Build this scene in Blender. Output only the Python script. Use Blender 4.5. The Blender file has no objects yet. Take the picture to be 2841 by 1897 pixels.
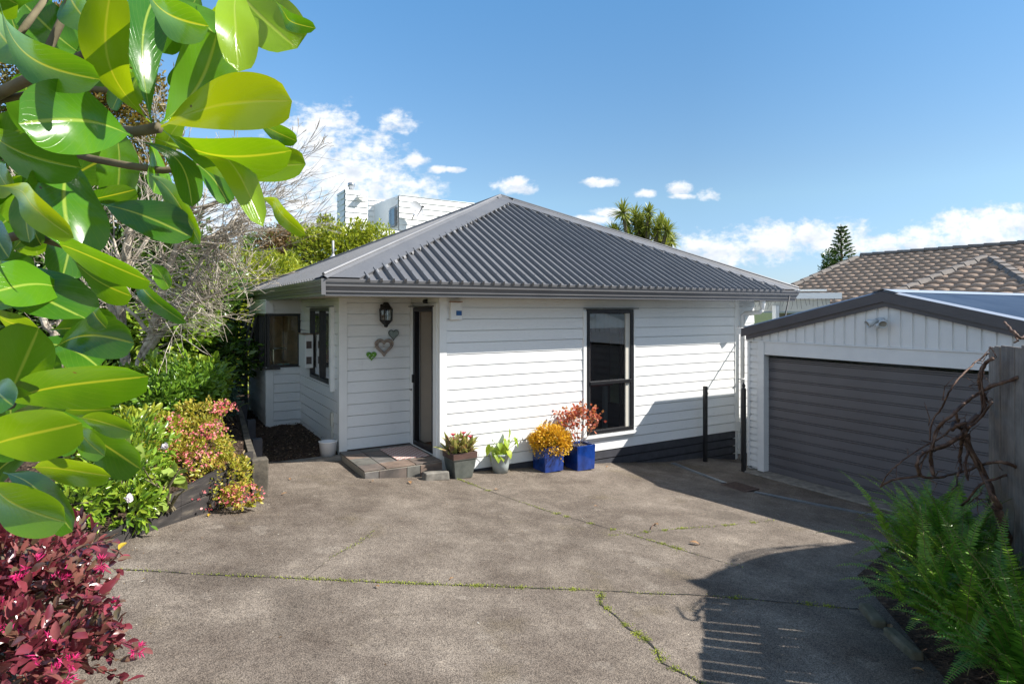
import bpy, math, random
import numpy as np
from mathutils import Vector, Matrix
R = math.radians
scene = bpy.context.scene
col = scene.collection

# ------------------------------------------------------------------ camera
A = R(59.5)
F2 = (math.cos(A), math.sin(A)); R2 = (math.sin(A), -math.cos(A))
CX, CY, CH = -3.459, -7.828, 2.22
FP = 1700.0
cam = bpy.data.cameras.new('camera'); cam_o = bpy.data.objects.new('camera', cam); col.objects.link(cam_o)
cam.lens = FP / 2841 * 36; cam.sensor_width = 36; cam.shift_y = -89.5 / 2841
cam.clip_start = 0.05; cam.clip_end = 3000
cam_o.location = (CX, CY, CH); cam_o.rotation_euler = (R(90), 0, -R(30.5))
scene.camera = cam_o

# ------------------------------------------------------------------ sun, sky, exposure
SUN = Vector((1.42, -1.0, 1.60)).normalized()
sl = bpy.data.lights.new('sun', 'SUN'); sl.energy = 5.0; sl.angle = R(0.53); sl.color = (1.0, 0.955, 0.89)
so = bpy.data.objects.new('sun', sl); col.objects.link(so)
so.rotation_euler = SUN.to_track_quat('Z', 'Y').to_euler()
so.location = (0, 0, 30)
scene.view_settings.view_transform = 'Standard'; scene.view_settings.look = 'None'
scene.view_settings.exposure = 0.86; scene.view_settings.gamma = 1.0

world = bpy.data.worlds.new('World'); scene.world = world; world.use_nodes = True
wn = world.node_tree.nodes; wl = world.node_tree.links; wn.clear()
def wnode(t, **k):
    n = wn.new(t)
    for a, b in k.items(): setattr(n, a, b)
    return n
def wmath(op, a, b=None, c=None, clamp=False):
    n = wn.new('ShaderNodeMath'); n.operation = op; n.use_clamp = clamp
    for i, x in enumerate((a, b, c)):
        if x is None: continue
        if isinstance(x, (int, float)): n.inputs[i].default_value = x
        else: wl.new(x, n.inputs[i])
    return n.outputs[0]
out = wnode('ShaderNodeOutputWorld'); bg = wnode('ShaderNodeBackground')
sky = wnode('ShaderNodeTexSky', sky_type='NISHITA')
sky.sun_disc = False; sky.sun_elevation = math.asin(SUN.z); sky.sun_rotation = math.atan2(SUN.x, SUN.y)
sky.air_density = 1.0; sky.dust_density = 0.25; sky.ozone_density = 2.0; sky.altitude = 50
geo = wnode('ShaderNodeTexCoord')
def dotc0(vec):
    n = wn.new('ShaderNodeVectorMath'); n.operation = 'DOT_PRODUCT'
    wl.new(geo.outputs['Generated'], n.inputs[0]); n.inputs[1].default_value = vec
    return n.outputs['Value']
hsv = wnode('ShaderNodeHueSaturation'); hsv.inputs['Saturation'].default_value = 1.08; hsv.inputs['Value'].default_value = 1.0
tintn = wnode('ShaderNodeMix', data_type='RGBA', blend_type='MULTIPLY'); tintn.inputs[0].default_value = 1.0; tintn.inputs[7].default_value = (.86, 1.08, 1.13, 1)
low = wmath('MULTIPLY', wmath('SUBTRACT', 0.46, dotc0((0, 0, 1))), 4.0, clamp=True)
lowm = wnode('ShaderNodeMix', data_type='RGBA'); wl.new(low, lowm.inputs[0]); lowm.inputs[6].default_value = (.84, 1.07, 1.12, 1); lowm.inputs[7].default_value = (.88, .93, .92, 1)
hzn = wmath('MULTIPLY', wmath('SUBTRACT', 0.17, dotc0((0, 0, 1))), 6.5, clamp=True)
hzm = wnode('ShaderNodeMix', data_type='RGBA'); wl.new(hzn, hzm.inputs[0]); wl.new(lowm.outputs[2], hzm.inputs[6]); hzm.inputs[7].default_value = (.60, .70, .98, 1); wl.new(hzm.outputs[2], tintn.inputs[7])
wl.new(sky.outputs[0], tintn.inputs[6]); wl.new(tintn.outputs[2], hsv.inputs['Color'])
def dotc(vec):
    n = wn.new('ShaderNodeVectorMath'); n.operation = 'DOT_PRODUCT'
    wl.new(geo.outputs['Generated'], n.inputs[0]); n.inputs[1].default_value = vec
    return n.outputs['Value']
dF = dotc((F2[0], F2[1], 0)); dR = dotc((R2[0], R2[1], 0)); dZ = dotc((0, 0, 1))
dFs = wmath('MAXIMUM', dF, 0.05)
cu = wmath('DIVIDE', dR, dFs); cv = wmath('DIVIDE', dZ, dFs)
# cumulus banks: (bearing tangent, elevation tangent, radii, weight)
blobs = []
for px, py, rx, ry in ((880, 380, 110, 75), (960, 470, 150, 85), (1075, 540, 130, 55), (860, 560, 160, 90), (1425, 519, 62, 24), (1440, 508, 30, 20),
                       (1665, 506, 50, 15), (1885, 522, 38, 20), (1965, 540, 36, 18), (1790, 536, 30, 12), (1900, 545, 40, 8), (1980, 690, 230, 40), (2160, 668, 110, 48), (2280, 655, 110, 40),
                       (2350, 690, 130, 25), (2480, 680, 60, 32), (2570, 668, 90, 42), (2680, 640, 90, 48), (2800, 620, 110, 50), (2800, 680, 260, 38), (1105, 338, 46, 28),
                       (1150, 444, 34, 16), (1215, 470, 24, 10), (1700, 590, 60, 14), (1640, 610, 50, 12), (1260, 470, 26, 8), (3200, 640, 300, 70), (500, 620, 300, 90)):
    k_ = 1.22 if (py > 600 or px < 1300) else 1.0; blobs.append(((px - 1420.5) / FP, (859 - py) / FP, rx * k_ / FP, ry * k_ / FP))
comb = wnode('ShaderNodeCombineXYZ'); wl.new(cu, comb.inputs[0]); wl.new(cv, comb.inputs[1])
def wnoise(scale, detail, rough=0.6, off=0.0, sy=1.5):
    mp = wn.new('ShaderNodeMapping'); mp.inputs['Scale'].default_value = (1, sy, 1); mp.inputs['Location'].default_value = (off, off * .7, off)
    wl.new(comb.outputs[0], mp.inputs[0])
    n = wn.new('ShaderNodeTexNoise'); n.inputs['Scale'].default_value = scale; n.inputs['Detail'].default_value = detail; n.inputs['Roughness'].default_value = rough
    wl.new(mp.outputs[0], n.inputs['Vector'])
    return n.outputs['Fac']
mask = None; topm = None
for (bu, bv, ru, rv) in blobs:
    a = wmath('DIVIDE', wmath('SUBTRACT', cu, bu), ru); b = wmath('DIVIDE', wmath('SUBTRACT', cv, bv), rv)
    s = wmath('ADD', wmath('MULTIPLY', a, a), wmath('MULTIPLY', b, b))
    e = wmath('SUBTRACT', 1.0, s)
    mask = e if mask is None else wmath('SMOOTH_MAX', mask, e, 0.25)
    t = wmath('MULTIPLY', wmath('MAXIMUM', e, 0.0), b)
    topm = t if topm is None else wmath('ADD', topm, t)
mask = wmath('MAXIMUM', mask, -1.6)
n1 = wnoise(20, 7, 0.58); n2 = wnoise(60, 4, 0.6, 3.1)
dens = wmath('ADD', wmath('MULTIPLY', mask, 0.75), wmath('MULTIPLY', wmath('SUBTRACT', n1, 0.5), 2.3))
dens = wmath('ADD', dens, wmath('MULTIPLY', wmath('SUBTRACT', n2, 0.5), 1.9))
dens = wmath('MULTIPLY', wmath('ADD', dens, 0.26), .85, clamp=True)
dens = wmath('MULTIPLY', dens, wmath('GREATER_THAN', dF, 0.06))
bn = wn.new('ShaderNodeTexNoise'); bn.inputs['Scale'].default_value = 2.2; bn.inputs['Detail'].default_value = 6; wl.new(geo.outputs['Generated'], bn.inputs['Vector'])
fill_cloud = wmath('MULTIPLY', wmath('MULTIPLY', wmath('SUBTRACT', bn.outputs['Fac'], .44), 6.0, clamp=True), wmath('MULTIPLY', wmath('SUBTRACT', -.05, dF), 5.0, clamp=True))   # unseen cloud bank added behind the camera to brighten the shaded walls
dens = wmath('MAXIMUM', dens, wmath('MULTIPLY', fill_cloud, .9))
sm = wn.new('ShaderNodeMapRange'); sm.interpolation_type = 'SMOOTHSTEP'; wl.new(dens, sm.inputs[0])
sm.inputs['To Max'].default_value = 0.96
shade = wmath('ADD', wmath('MULTIPLY', topm, 0.85), wmath('MULTIPLY', wmath('SUBTRACT', wnoise(26, 5, .55, 1.3), 0.42), 2.6))
shade = wmath('ADD', shade, 0.62, clamp=True)
cc = wnode('ShaderNodeMix', data_type='RGBA'); wl.new(shade, cc.inputs[0])
cc.inputs[6].default_value = (4.3, 4.8, 5.6, 1); cc.inputs[7].default_value = (7.0, 7.1, 7.2, 1)
lr = wmath('MINIMUM', wmath('MAXIMUM', wmath('SUBTRACT', 1.15, wmath('MULTIPLY', dR, .55)), 1.0), 1.32)
sc_ = wn.new('ShaderNodeVectorMath'); sc_.operation = 'SCALE'; wl.new(hsv.outputs[0], sc_.inputs[0]); wl.new(lr, sc_.inputs['Scale'])
mx = wnode('ShaderNodeMix', data_type='RGBA'); wl.new(sm.outputs[0], mx.inputs[0]); wl.new(sc_.outputs[0], mx.inputs[6]); wl.new(cc.outputs[2], mx.inputs[7])
wl.new(mx.outputs[2], bg.inputs['Color']); bg.inputs['Strength'].default_value = 0.088
wl.new(bg.outputs[0], out.inputs[0])

# ------------------------------------------------------------------ helpers
def ray(px, py):
    r = (px - 1420.5) / FP
    return (F2[0] + r * R2[0], F2[1] + r * R2[1], (859 - py) / FP)
def at(px, py, t):
    d = ray(px, py); return Vector((CX + t * d[0], CY + t * d[1], CH + t * d[2]))
GX = [-60, -8, -3.46, -1.15, -0.05, 1.0, 3, 4.2, 5.2, 6, 9, 60]
GZ = [1.2, .60, .30, .07, -.05, -.12, -.28, -.42, -.47, -.60, -.75, -2.0]
def g(x): return float(np.interp(x, GX, GZ))
def gnd(px, py):
    z = 0.0
    for _ in range(60):
        d = ray(px, py); t = (z - CH) / d[2]; x = CX + t * d[0]; z = .5 * z + .5 * g(x)
    return Vector((x, CY + t * d[1], g(x)))

def tag(o, label=None, cat=None, group=None, kind=None):
    if label: o['label'] = label
    if cat: o['category'] = cat
    if group: o['group'] = group
    if kind: o['kind'] = kind
    return o
def thing(name, label, cat, loc=(0, 0, 0), group=None):
    o = bpy.data.objects.new(name, None); col.objects.link(o); o.location = loc; o.empty_display_size = .2
    return tag(o, label, cat, group)
def wloc(o):
    v = Vector((0, 0, 0))
    while o is not None: v = v + o.location; o = o.parent
    return v
def copy_tree(o, parent=None):
    c = o.copy(); col.objects.link(c); c.parent = parent
    for ch in list(o.children): copy_tree(ch, c)
    return c

class MB:
    def __init__(s): s.v = []; s.f = []
    def quad(s, *p):
        b = len(s.v); s.v += [tuple(q) for q in p]; s.f.append(tuple(range(b, b + len(p))))
    def box(s, x0, x1, y0, y1, z0, z1):
        b = len(s.v)
        s.v += [(x0, y0, z0), (x1, y0, z0), (x1, y1, z0), (x0, y1, z0), (x0, y0, z1), (x1, y0, z1), (x1, y1, z1), (x0, y1, z1)]
        s.f += [tuple(b + i for i in q) for q in ((0, 3, 2, 1), (4, 5, 6, 7), (0, 1, 5, 4), (1, 2, 6, 5), (2, 3, 7, 6), (3, 0, 4, 7))]
    def obox(s, o, u, v, w):          # corner + three edge vectors
        o, u, v, w = map(Vector, (o, u, v, w)); b = len(s.v)
        s.v += [tuple(q) for q in (o, o + u, o + u + v, o + v, o + w, o + u + w, o + u + v + w, o + v + w)]
        s.f += [tuple(b + i for i in q) for q in ((0, 3, 2, 1), (4, 5, 6, 7), (0, 1, 5, 4), (1, 2, 6, 5), (2, 3, 7, 6), (3, 0, 4, 7))]
    def bar(s, p, q, w, h, up=(0, 0, 1)):
        p, q, up = Vector(p), Vector(q), Vector(up); d = (q - p).normalized(); sd = d.cross(up).normalized(); u2 = sd.cross(d)
        s.obox(p - sd * w / 2 - u2 * h / 2, q - p, sd * w, u2 * h)
    def tube(s, pts, rad, n=8, cap=True):
        pts = [Vector(p) for p in pts]
        if isinstance(rad, (int, float)): rad = [rad] * len(pts)
        b = len(s.v); ref = Vector((.13, .21, .97))
        for i, p in enumerate(pts):
            d = (pts[min(i + 1, len(pts) - 1)] - pts[max(i - 1, 0)]).normalized()
            a = d.cross(ref)
            if a.length < .05: a = d.cross(Vector((1, 0, 0)))
            a.normalize(); c = d.cross(a)
            for k in range(n):
                t = 2 * math.pi * k / n; s.v.append(tuple(p + (a * math.cos(t) + c * math.sin(t)) * rad[i]))
        for i in range(len(pts) - 1):
            for k in range(n):
                k2 = (k + 1) % n
                s.f.append((b + i * n + k, b + i * n + k2, b + (i + 1) * n + k2, b + (i + 1) * n + k))
        if cap:
            s.f.append(tuple(b + k for k in range(n))[::-1]); s.f.append(tuple(b + (len(pts) - 1) * n + k for k in range(n)))
    def lathe(s, c, prof, n=20, ax=(1, 0, 0), ay=(0, 1, 0), az=(0, 0, 1)):
        c, ax, ay, az = map(Vector, (c, ax, ay, az)); b = len(s.v)
        for r, z in prof:
            for k in range(n):
                t = 2 * math.pi * k / n; s.v.append(tuple(c + (ax * math.cos(t) + ay * math.sin(t)) * r + az * z))
        for i in range(len(prof) - 1):
            for k in range(n):
                k2 = (k + 1) % n
                s.f.append((b + i * n + k, b + i * n + k2, b + (i + 1) * n + k2, b + (i + 1) * n + k))
    def prism(s, poly, off):          # polygon of 3-D points extruded by a vector
        poly = [Vector(p) for p in poly]; off = Vector(off); b = len(s.v); n = len(poly)
        s.v += [tuple(p) for p in poly] + [tuple(p + off) for p in poly]
        s.f.append(tuple(range(b, b + n))[::-1]); s.f.append(tuple(range(b + n, b + 2 * n)))
        for i in range(n): s.f.append((b + i, b + (i + 1) % n, b + n + (i + 1) % n, b + n + i))
    def ball(s, c, r, n=8, m=6, sq=1.0):
        s.lathe(c, [(r * math.sin(math.pi * i / m) + 1e-5, -r * sq * math.cos(math.pi * i / m)) for i in range(m + 1)], n)
    def build(s, name, m, parent=None, smooth=False, bevel=0, label=None):
        me = bpy.data.meshes.new(name); o = bpy.data.objects.new(name, me); col.objects.link(o)
        off = wloc(parent) if parent else Vector((0, 0, 0))
        me.from_pydata([(x - off.x, y - off.y, z - off.z) for x, y, z in s.v], [], s.f)
        me.materials.append(m)
        if smooth:
            me.polygons.foreach_set('use_smooth', [True] * len(me.polygons))
        if parent: o.parent = parent
        if bevel:
            bm = o.modifiers.new('b', 'BEVEL'); bm.width = bevel; bm.segments = 2; bm.limit_method = 'ANGLE'; bm.angle_limit = R(40)
        if label: o['label'] = label
        return o

def npmesh(name, V, Fq, m, parent=None, smooth=False):
    """V (n,3) float, Fq (k,c) int faces of equal size"""
    me = bpy.data.meshes.new(name); o = bpy.data.objects.new(name, me); col.objects.link(o)
    off = np.array(wloc(parent)) if parent else np.zeros(3)
    V = np.asarray(V, dtype=np.float32) - off.astype(np.float32)
    k, c = Fq.shape
    me.vertices.add(len(V)); me.vertices.foreach_set('co', V.ravel())
    me.loops.add(k * c); me.loops.foreach_set('vertex_index', Fq.astype(np.int32).ravel())
    me.polygons.add(k); me.polygons.foreach_set('loop_start', np.arange(0, k * c, c, dtype=np.int32))
    me.update(calc_edges=True); me.materials.append(m)
    if smooth: me.polygons.foreach_set('use_smooth', np.ones(k, dtype=bool))
    if parent: o.parent = parent
    return o

def sc(c): return (c[0], c[1], c[2], 1)
class M:
    """small node-material builder"""
    def __init__(s, name):
        s.m = bpy.data.materials.new(name); s.m.use_nodes = True; s.n = s.m.node_tree.nodes; s.l = s.m.node_tree.links
        s.b = s.n['Principled BSDF']; s.out = s.n['Material Output']; s.tc = None
    def coord(s, kind='Object'):
        if s.tc is None: s.tc = s.n.new('ShaderNodeTexCoord')
        return s.tc.outputs[kind]
    def noise(s, scale, detail=4, rough=.55, stretch=None, kind='Object'):
        n = s.n.new('ShaderNodeTexNoise'); n.inputs['Scale'].default_value = scale; n.inputs['Detail'].default_value = detail; n.inputs['Roughness'].default_value = rough
        v = s.coord(kind)
        if stretch:
            mp = s.n.new('ShaderNodeMapping'); mp.inputs['Scale'].default_value = stretch; s.l.new(v, mp.inputs[0]); v = mp.outputs[0]
        s.l.new(v, n.inputs['Vector']); return n.outputs['Fac']
    def voro(s, scale, feature='F1', stretch=None):
        n = s.n.new('ShaderNodeTexVoronoi'); n.inputs['Scale'].default_value = scale; n.feature = feature
        v = s.coord()
        if stretch:
            mp = s.n.new('ShaderNodeMapping'); mp.inputs['Scale'].default_value = stretch; s.l.new(v, mp.inputs[0]); v = mp.outputs[0]
        s.l.new(v, n.inputs['Vector']); return n
    def ramp(s, fac, stops, interp='LINEAR'):
        r = s.n.new('ShaderNodeValToRGB'); r.color_ramp.interpolation = interp; e = r.color_ramp.elements
        while len(e) < len(stops): e.new(.5)
        for i, (p, c) in enumerate(stops): e[i].position = p; e[i].color = sc(c) if len(c) == 3 else c
        s.l.new(fac, r.inputs[0]); return r.outputs[0]
    def mix(s, fac, a, b, mode='MIX'):
        n = s.n.new('ShaderNodeMix'); n.data_type = 'RGBA'; n.blend_type = mode
        for i, x in ((0, fac), (6, a), (7, b)):
            if isinstance(x, (int, float)): n.inputs[i].default_value = x
            elif isinstance(x, tuple): n.inputs[i].default_value = sc(x)
            else: s.l.new(x, n.inputs[i])
        return n.outputs[2]
    def math(s, op, a, b=None, clamp=False):
        n = s.n.new('ShaderNodeMath'); n.operation = op; n.use_clamp = clamp
        for i, x in enumerate((a, b)):
            if x is None: continue
            if isinstance(x, (int, float)): n.inputs[i].default_value = x
            else: s.l.new(x, n.inputs[i])
        return n.outputs[0]
    def base(s, c):
        if isinstance(c, tuple): s.b.inputs['Base Color'].default_value = sc(c)
        else: s.l.new(c, s.b.inputs['Base Color'])
        return s
    def rough(s, r, spec=.5):
        if isinstance(r, (int, float)): s.b.inputs['Roughness'].default_value = r
        else: s.l.new(r, s.b.inputs['Roughness'])
        s.b.inputs['Specular IOR Level'].default_value = spec; return s
    def bump(s, h, strength=.3, dist=.01):
        n = s.n.new('ShaderNodeBump'); n.inputs['Strength'].default_value = strength; n.inputs['Distance'].default_value = dist
        s.l.new(h, n.inputs['Height']); s.l.new(n.outputs[0], s.b.inputs['Normal']); return s
    def rand(s):
        n = s.n.new('ShaderNodeNewGeometry'); return n.outputs['Random Per Island']

def plain(name, c, r=.5, var=.12, scale=6, spec=.5, metal=0, bump=0, bs=60):
    m = M(name); n = m.noise(scale, 5)
    lo = tuple(x * (1 - var) for x in c); hi = tuple(min(1, x * (1 + var)) for x in c)
    m.base(m.ramp(n, [(.3, lo), (.7, hi)])).rough(r, spec); m.b.inputs['Metallic'].default_value = metal
    if bump: m.bump(m.noise(bs, 4), bump, .004)
    return m.m
def leafmat(name, cols, rough=.4, trans=.35, tcol=None, spec=.5, coat=0):
    m = M(name); rd = m.rand()
    st = [(i / max(1, len(cols) - 1), c) for i, c in enumerate(cols)]
    c = m.ramp(rd, st); nz = m.noise(9, 2); c = m.mix(.35, c, m.ramp(nz, [(.3, tuple(x * .6 for x in cols[0])), (.7, cols[-1])]))
    m.base(c).rough(rough, spec)
    if coat: m.b.inputs['Coat Weight'].default_value = coat; m.b.inputs['Coat Roughness'].default_value = .15
    tr = m.n.new('ShaderNodeBsdfTranslucent')
    tc = m.mix(1.0, c, tcol or (1.0, 1.0, .55), 'MULTIPLY'); g2 = m.n.new('ShaderNodeMix'); 
    br = m.n.new('ShaderNodeBrightContrast'); br.inputs['Bright'].default_value = .02; m.l.new(tc, br.inputs[0]); m.l.new(br.outputs[0], tr.inputs[0])
    mx = m.n.new('ShaderNodeMixShader'); mx.inputs[0].default_value = trans
    m.l.new(m.b.outputs[0], mx.inputs[1]); m.l.new(tr.outputs[0], mx.inputs[2]); m.l.new(mx.outputs[0], m.out.inputs[0])
    return m.m

# ------------------------------------------------------------------ foliage
T_FOLD = (np.array([(0, 0, 0), (-.5, .42, .10), (0, 1, -.04), (.5, .42, .10)], float), np.array([(0, 3, 2), (0, 2, 1)]))
T_OVAL = (np.array([(0, 0, 0), (-.36, .22, .05), (-.5, .52, .08), (-.3, .84, .02), (0, 1, -.08), (.3, .84, .02), (.5, .52, .08), (.36, .22, .05), (0, .5, 0)], float),
          np.array([(0, 8, 1), (1, 8, 2), (2, 8, 3), (3, 8, 4), (4, 8, 5), (5, 8, 6), (6, 8, 7), (7, 8, 0)]))
T_BLADE = (np.array([(-.5, 0, 0), (.5, 0, 0), (.45, .35, .1), (-.45, .35, .1), (.3, .7, .1), (-.3, .7, .1), (0, 1, 0), (0, 1, 0)], float), np.array([(0, 1, 2, 3), (3, 2, 4, 5), (5, 4, 6, 7)]))
def scatter(name, m, P, D, N, L, W, tmpl, parent=None, smooth=False):
    P = np.asarray(P, float); D = np.asarray(D, float); N = np.asarray(N, float)
    D = D / (np.linalg.norm(D, axis=1, keepdims=True) + 1e-9)
    X = np.cross(D, N); X /= (np.linalg.norm(X, axis=1, keepdims=True) + 1e-9); Z = np.cross(X, D)
    T, Fc = tmpl; n = len(P); k = len(T)
    L = np.broadcast_to(L, (n,)); W = np.broadcast_to(W, (n,))
    V = P[:, None, :] + X[:, None, :] * (T[None, :, 0:1] * W[:, None, None]) + D[:, None, :] * (T[None, :, 1:2] * L[:, None, None]) + Z[:, None, :] * (T[None, :, 2:3] * L[:, None, None])
    FF = (Fc[None] + (np.arange(n) * k)[:, None, None]).reshape(-1, Fc.shape[1])
    return npmesh(name, V.reshape(-1, 3), FF, m, parent, smooth)
def rdirs(rg, n):
    d = rg.normal(size=(n, 3)); return d / np.linalg.norm(d, axis=1, keepdims=True)
def clump_points(rg, blobs, n, inner=.45):
    """points in a union of ellipsoids (cx,cy,cz,rx,ry,rz), gathered in twig clumps; returns P, outward dir"""
    w = np.array([b[3] * b[4] * b[5] for b in blobs]) ** .67; w /= w.sum()
    nc = max(1, n // 14)
    bi = rg.choice(len(blobs), nc, p=w); B = np.array(blobs)[bi]
    d = rdirs(rg, nc); r = inner + (1 - inner) * rg.random(nc) ** .6
    r *= 1 + .13 * np.sin(d[:, 0] * 7 + B[:, 0] * 3) * np.cos(d[:, 2] * 6)
    C = B[:, :3] + d * B[:, 3:6] * r[:, None]
    idx = rg.integers(0, nc, n); cs = .16 * np.minimum(B[idx, 3:6].min(axis=1), 1.0)
    P = C[idx] + rg.normal(size=(n, 3)) * cs[:, None]
    return P, d[idx]
def foliage(name, m, blobs, n, size, parent=None, seed=1, ratio=.5, tmpl=T_FOLD, inner=.45, up=.35, hang=0., zmin=None):
    rg = np.random.default_rng(seed); P, O = clump_points(rg, blobs, n, inner)
    if zmin is not None:
        k = P[:, 2] > zmin; P = P[k]; O = O[k]
    n = len(P)
    D = O + rdirs(rg, n) * .9 + np.array([0, 0, up - hang]); Nn = rdirs(rg, n) * .7 + np.array([0.1, -.1, .8]) + O * .4
    L = size * (.6 + .7 * rg.random(n))
    return scatter(name, m, P, D, Nn, L, L * ratio, tmpl, parent)
def grow(mb, rg, p, d, length, rad, depth, spread=.5, up=.12, tips=None, seg=3, kids=(2, 3), n=6, shrink=.72, minr=.003):
    pts = [Vector(p)]; d = Vector(d).normalized(); rr = [rad]
    for i in range(seg):
        d = (d + Vector((rg.gauss(0, .13), rg.gauss(0, .13), rg.gauss(0, .10) + up * .3))).normalized()
        pts.append(pts[-1] + d * length / seg); rr.append(max(minr, rad * (1 - .38 * (i + 1) / seg)))
    mb.tube(pts, rr, n=n if rad > .012 else 4, cap=False)
    if depth == 0:
        if tips is not None: tips.append((pts[-1], d))
        return
    for k in range(rg.randint(*kids)):
        a = Vector((rg.gauss(0, 1), rg.gauss(0, 1), rg.gauss(0, 1))).normalized()
        nd = (d + a * spread * rg.uniform(.7, 1.3) + Vector((0, 0, up))).normalized()
        j = len(pts) - 1 if k < 2 else rg.randint(1, len(pts) - 1)
        grow(mb, rg, pts[j], nd, length * shrink * rg.uniform(.75, 1.15), max(minr, rr[j] * .72), depth - 1, spread, up, tips, seg, kids, n, shrink, minr)

# ------------------------------------------------------------------ materials
m = M('white_weatherboard'); n = m.noise(1.2, 4); n2 = m.noise(14, 4, .6, (1, 1, 8))
m.base(m.mix(.5, m.ramp(n, [(.3, (.77, .775, .76)), (.7, (.82, .82, .80))]), m.ramp(n2, [(.28, (.62, .61, .57)), (.45, (.81, .81, .79))]))).rough(.45, .4).bump(m.noise(40, 3, .5, (.3, .3, 3)), .08, .003)
WHITE = m.m
TRIM = plain('white_trim_paint', (.80, .80, .77), .4, .04, 3)
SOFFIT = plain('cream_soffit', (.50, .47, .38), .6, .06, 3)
m = M('charcoal_roof_steel'); n = m.noise(2.2, 5); n2 = m.noise(30, 3, .6)
m.base(m.mix(.4, m.ramp(n, [(.3, (.162, .162, .167)), (.7, (.200, .200, .205))]), m.ramp(n2, [(.3, (.15, .15, .155)), (.7, (.21, .21, .213))]))).rough(m.ramp(m.noise(3, 4), [(.3, (.46,) * 3), (.7, (.56,) * 3)]), .5); m.b.inputs['Metallic'].default_value = .45
ROOFM = m.m
GUTTER = plain('charcoal_gutter_steel', (.145, .143, .147), .36, .08, 3)
BLACKAL = plain('black_aluminium', (.014, .014, .016), .35, .1, 3)
BLACKIR = plain('black_iron', (.012, .012, .013), .45, .15, 20)
DARKBD = plain('charcoal_stained_board', (.045, .046, .055), .6, .25, 8, bump=.2, bs=40)
m = M('garage_door_steel'); n = m.noise(1.3, 3)
m.base(m.ramp(n, [(.3, (.105, .10, .105)), (.7, (.13, .124, .13))])).rough(.42)
m.bump(m.noise(1.8, 3), .35, .02); GDOOR = m.m
FASCIA = plain('dark_brown_grey_fascia', (.085, .078, .082), .42, .1, 4)
WGAR = plain('garage_white_board', (.74, .74, .72), .5, .05, 3)
def glassmat(name, tint=(.9, .95, .93), refl=.16):
    m = M(name); tr = m.n.new('ShaderNodeBsdfTransparent'); tr.inputs[0].default_value = sc(tint)
    gl = m.n.new('ShaderNodeBsdfGlossy'); gl.inputs['Roughness'].default_value = .01
    fr = m.n.new('ShaderNodeFresnel'); fr.inputs['IOR'].default_value = 1.5
    mx = m.n.new('ShaderNodeMixShader'); m.l.new(m.math('ADD', m.math('MULTIPLY', fr.outputs[0], 1.2), refl * .35, True), mx.inputs[0])
    m.l.new(tr.outputs[0], mx.inputs[1]); m.l.new(gl.outputs[0], mx.inputs[2]); m.l.new(mx.outputs[0], m.out.inputs[0])
    return m.m
GLASS = glassmat('window_glass', refl=.12); GLASS2 = glassmat('dusty_window_glass', (.75, .78, .76), .35); GLASS3 = glassmat('tall_window_glass', (.85, .88, .88), .55)

# asphalt-like exposed concrete
m = M('driveway_concrete')
big = m.noise(.6, 5, .65); mid = m.noise(2.4, 7, .7); fine = m.noise(75, 5, .8); sp = m.noise(260, 2, .6)
c = m.ramp(big, [(.34, (.105, .088, .076)), (.5, (.175, .155, .140)), (.66, (.27, .246, .225))])
c = m.mix(.55, c, m.ramp(mid, [(.28, (.078, .062, .053)), (.5, (.17, .15, .135)), (.75, (.33, .30, .27))]))
vp_ = m.voro(.42); c = m.mix(.13, c, m.ramp(vp_.outputs['Color'], [(.2, (.10, .088, .078)), (.8, (.26, .24, .22))])); st_ = m.noise(.9, 3, .5); c = m.mix(m.ramp(st_, [(.60, (0, 0, 0)), (.70, (.42, .42, .42))]), c, (.06, .052, .046)); c = m.mix(m.ramp(m.noise(3.3, 2, .5), [(.66, (0, 0, 0)), (.72, (.35, .35, .35))]), c, (.30, .28, .26))
c = m.mix(m.ramp(m.noise(1.5, 4, .6), [(.58, (0, 0, 0)), (.72, (.45, .45, .45))]), c, (.125, .105, .065))
v = m.voro(120); agg = m.ramp(v.outputs['Distance'], [(.0, (1.3, 1.28, 1.25)), (.4, (1.05, 1.05, 1.05)), (.66, (.34, .33, .32))])
c = m.mix(.7, c, agg, 'MULTIPLY'); c = m.mix(.55, c, m.ramp(m.noise(30, 4, .7), [(.32, (.62, .61, .60)), (.5, (1, 1, 1)), (.68, (1.35, 1.33, 1.28))]), 'MULTIPLY')
c = m.mix(.8, c, m.ramp(fine, [(.36, (.42, .41, .40)), (.47, (1, 1, 1)), (.56, (1.05, 1.05, 1.04)), (.68, (1.7, 1.66, 1.58))]), 'MULTIPLY')
vs = m.voro(9); dots = m.ramp(vs.outputs['Distance'], [(.0, (1, 1, 1)), (.035, (1, 1, 1)), (.05, (0, 0, 0))])
keep = m.ramp(vs.outputs['Color'], [(.72, (0, 0, 0)), (.74, (1, 1, 1))])
c = m.mix(m.mix(1.0, dots, keep, 'MULTIPLY'), c, (.55, .52, .45))
c = m.mix(1.0, c, (1.06, .985, .88), 'MULTIPLY'); m.base(c).rough(.9, .25).bump(m.math('ADD', m.math('MULTIPLY', v.outputs['Distance'], -1.0), m.math('MULTIPLY', fine, .7)), .55, .006)
DRIVE = m.m
m = M('bark_mulch'); v = m.voro(38, stretch=(1, .45, 1)); n = m.noise(60, 4)
m.base(m.mix(.4, m.ramp(v.outputs['Color'], [(.0, (.022, .013, .009)), (.5, (.055, .034, .023)), (.85, (.13, .085, .055)), (1, (.24, .17, .11))]), m.ramp(n, [(.3, (.02, .014, .01)), (.7, (.09, .06, .04))]))).rough(.9, .2)
m.bump(m.math('ADD', v.outputs['Distance'], n), .9, .03); MULCH = m.m
m = M('grass_and_soil'); n = m.noise(1.1, 6)
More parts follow.
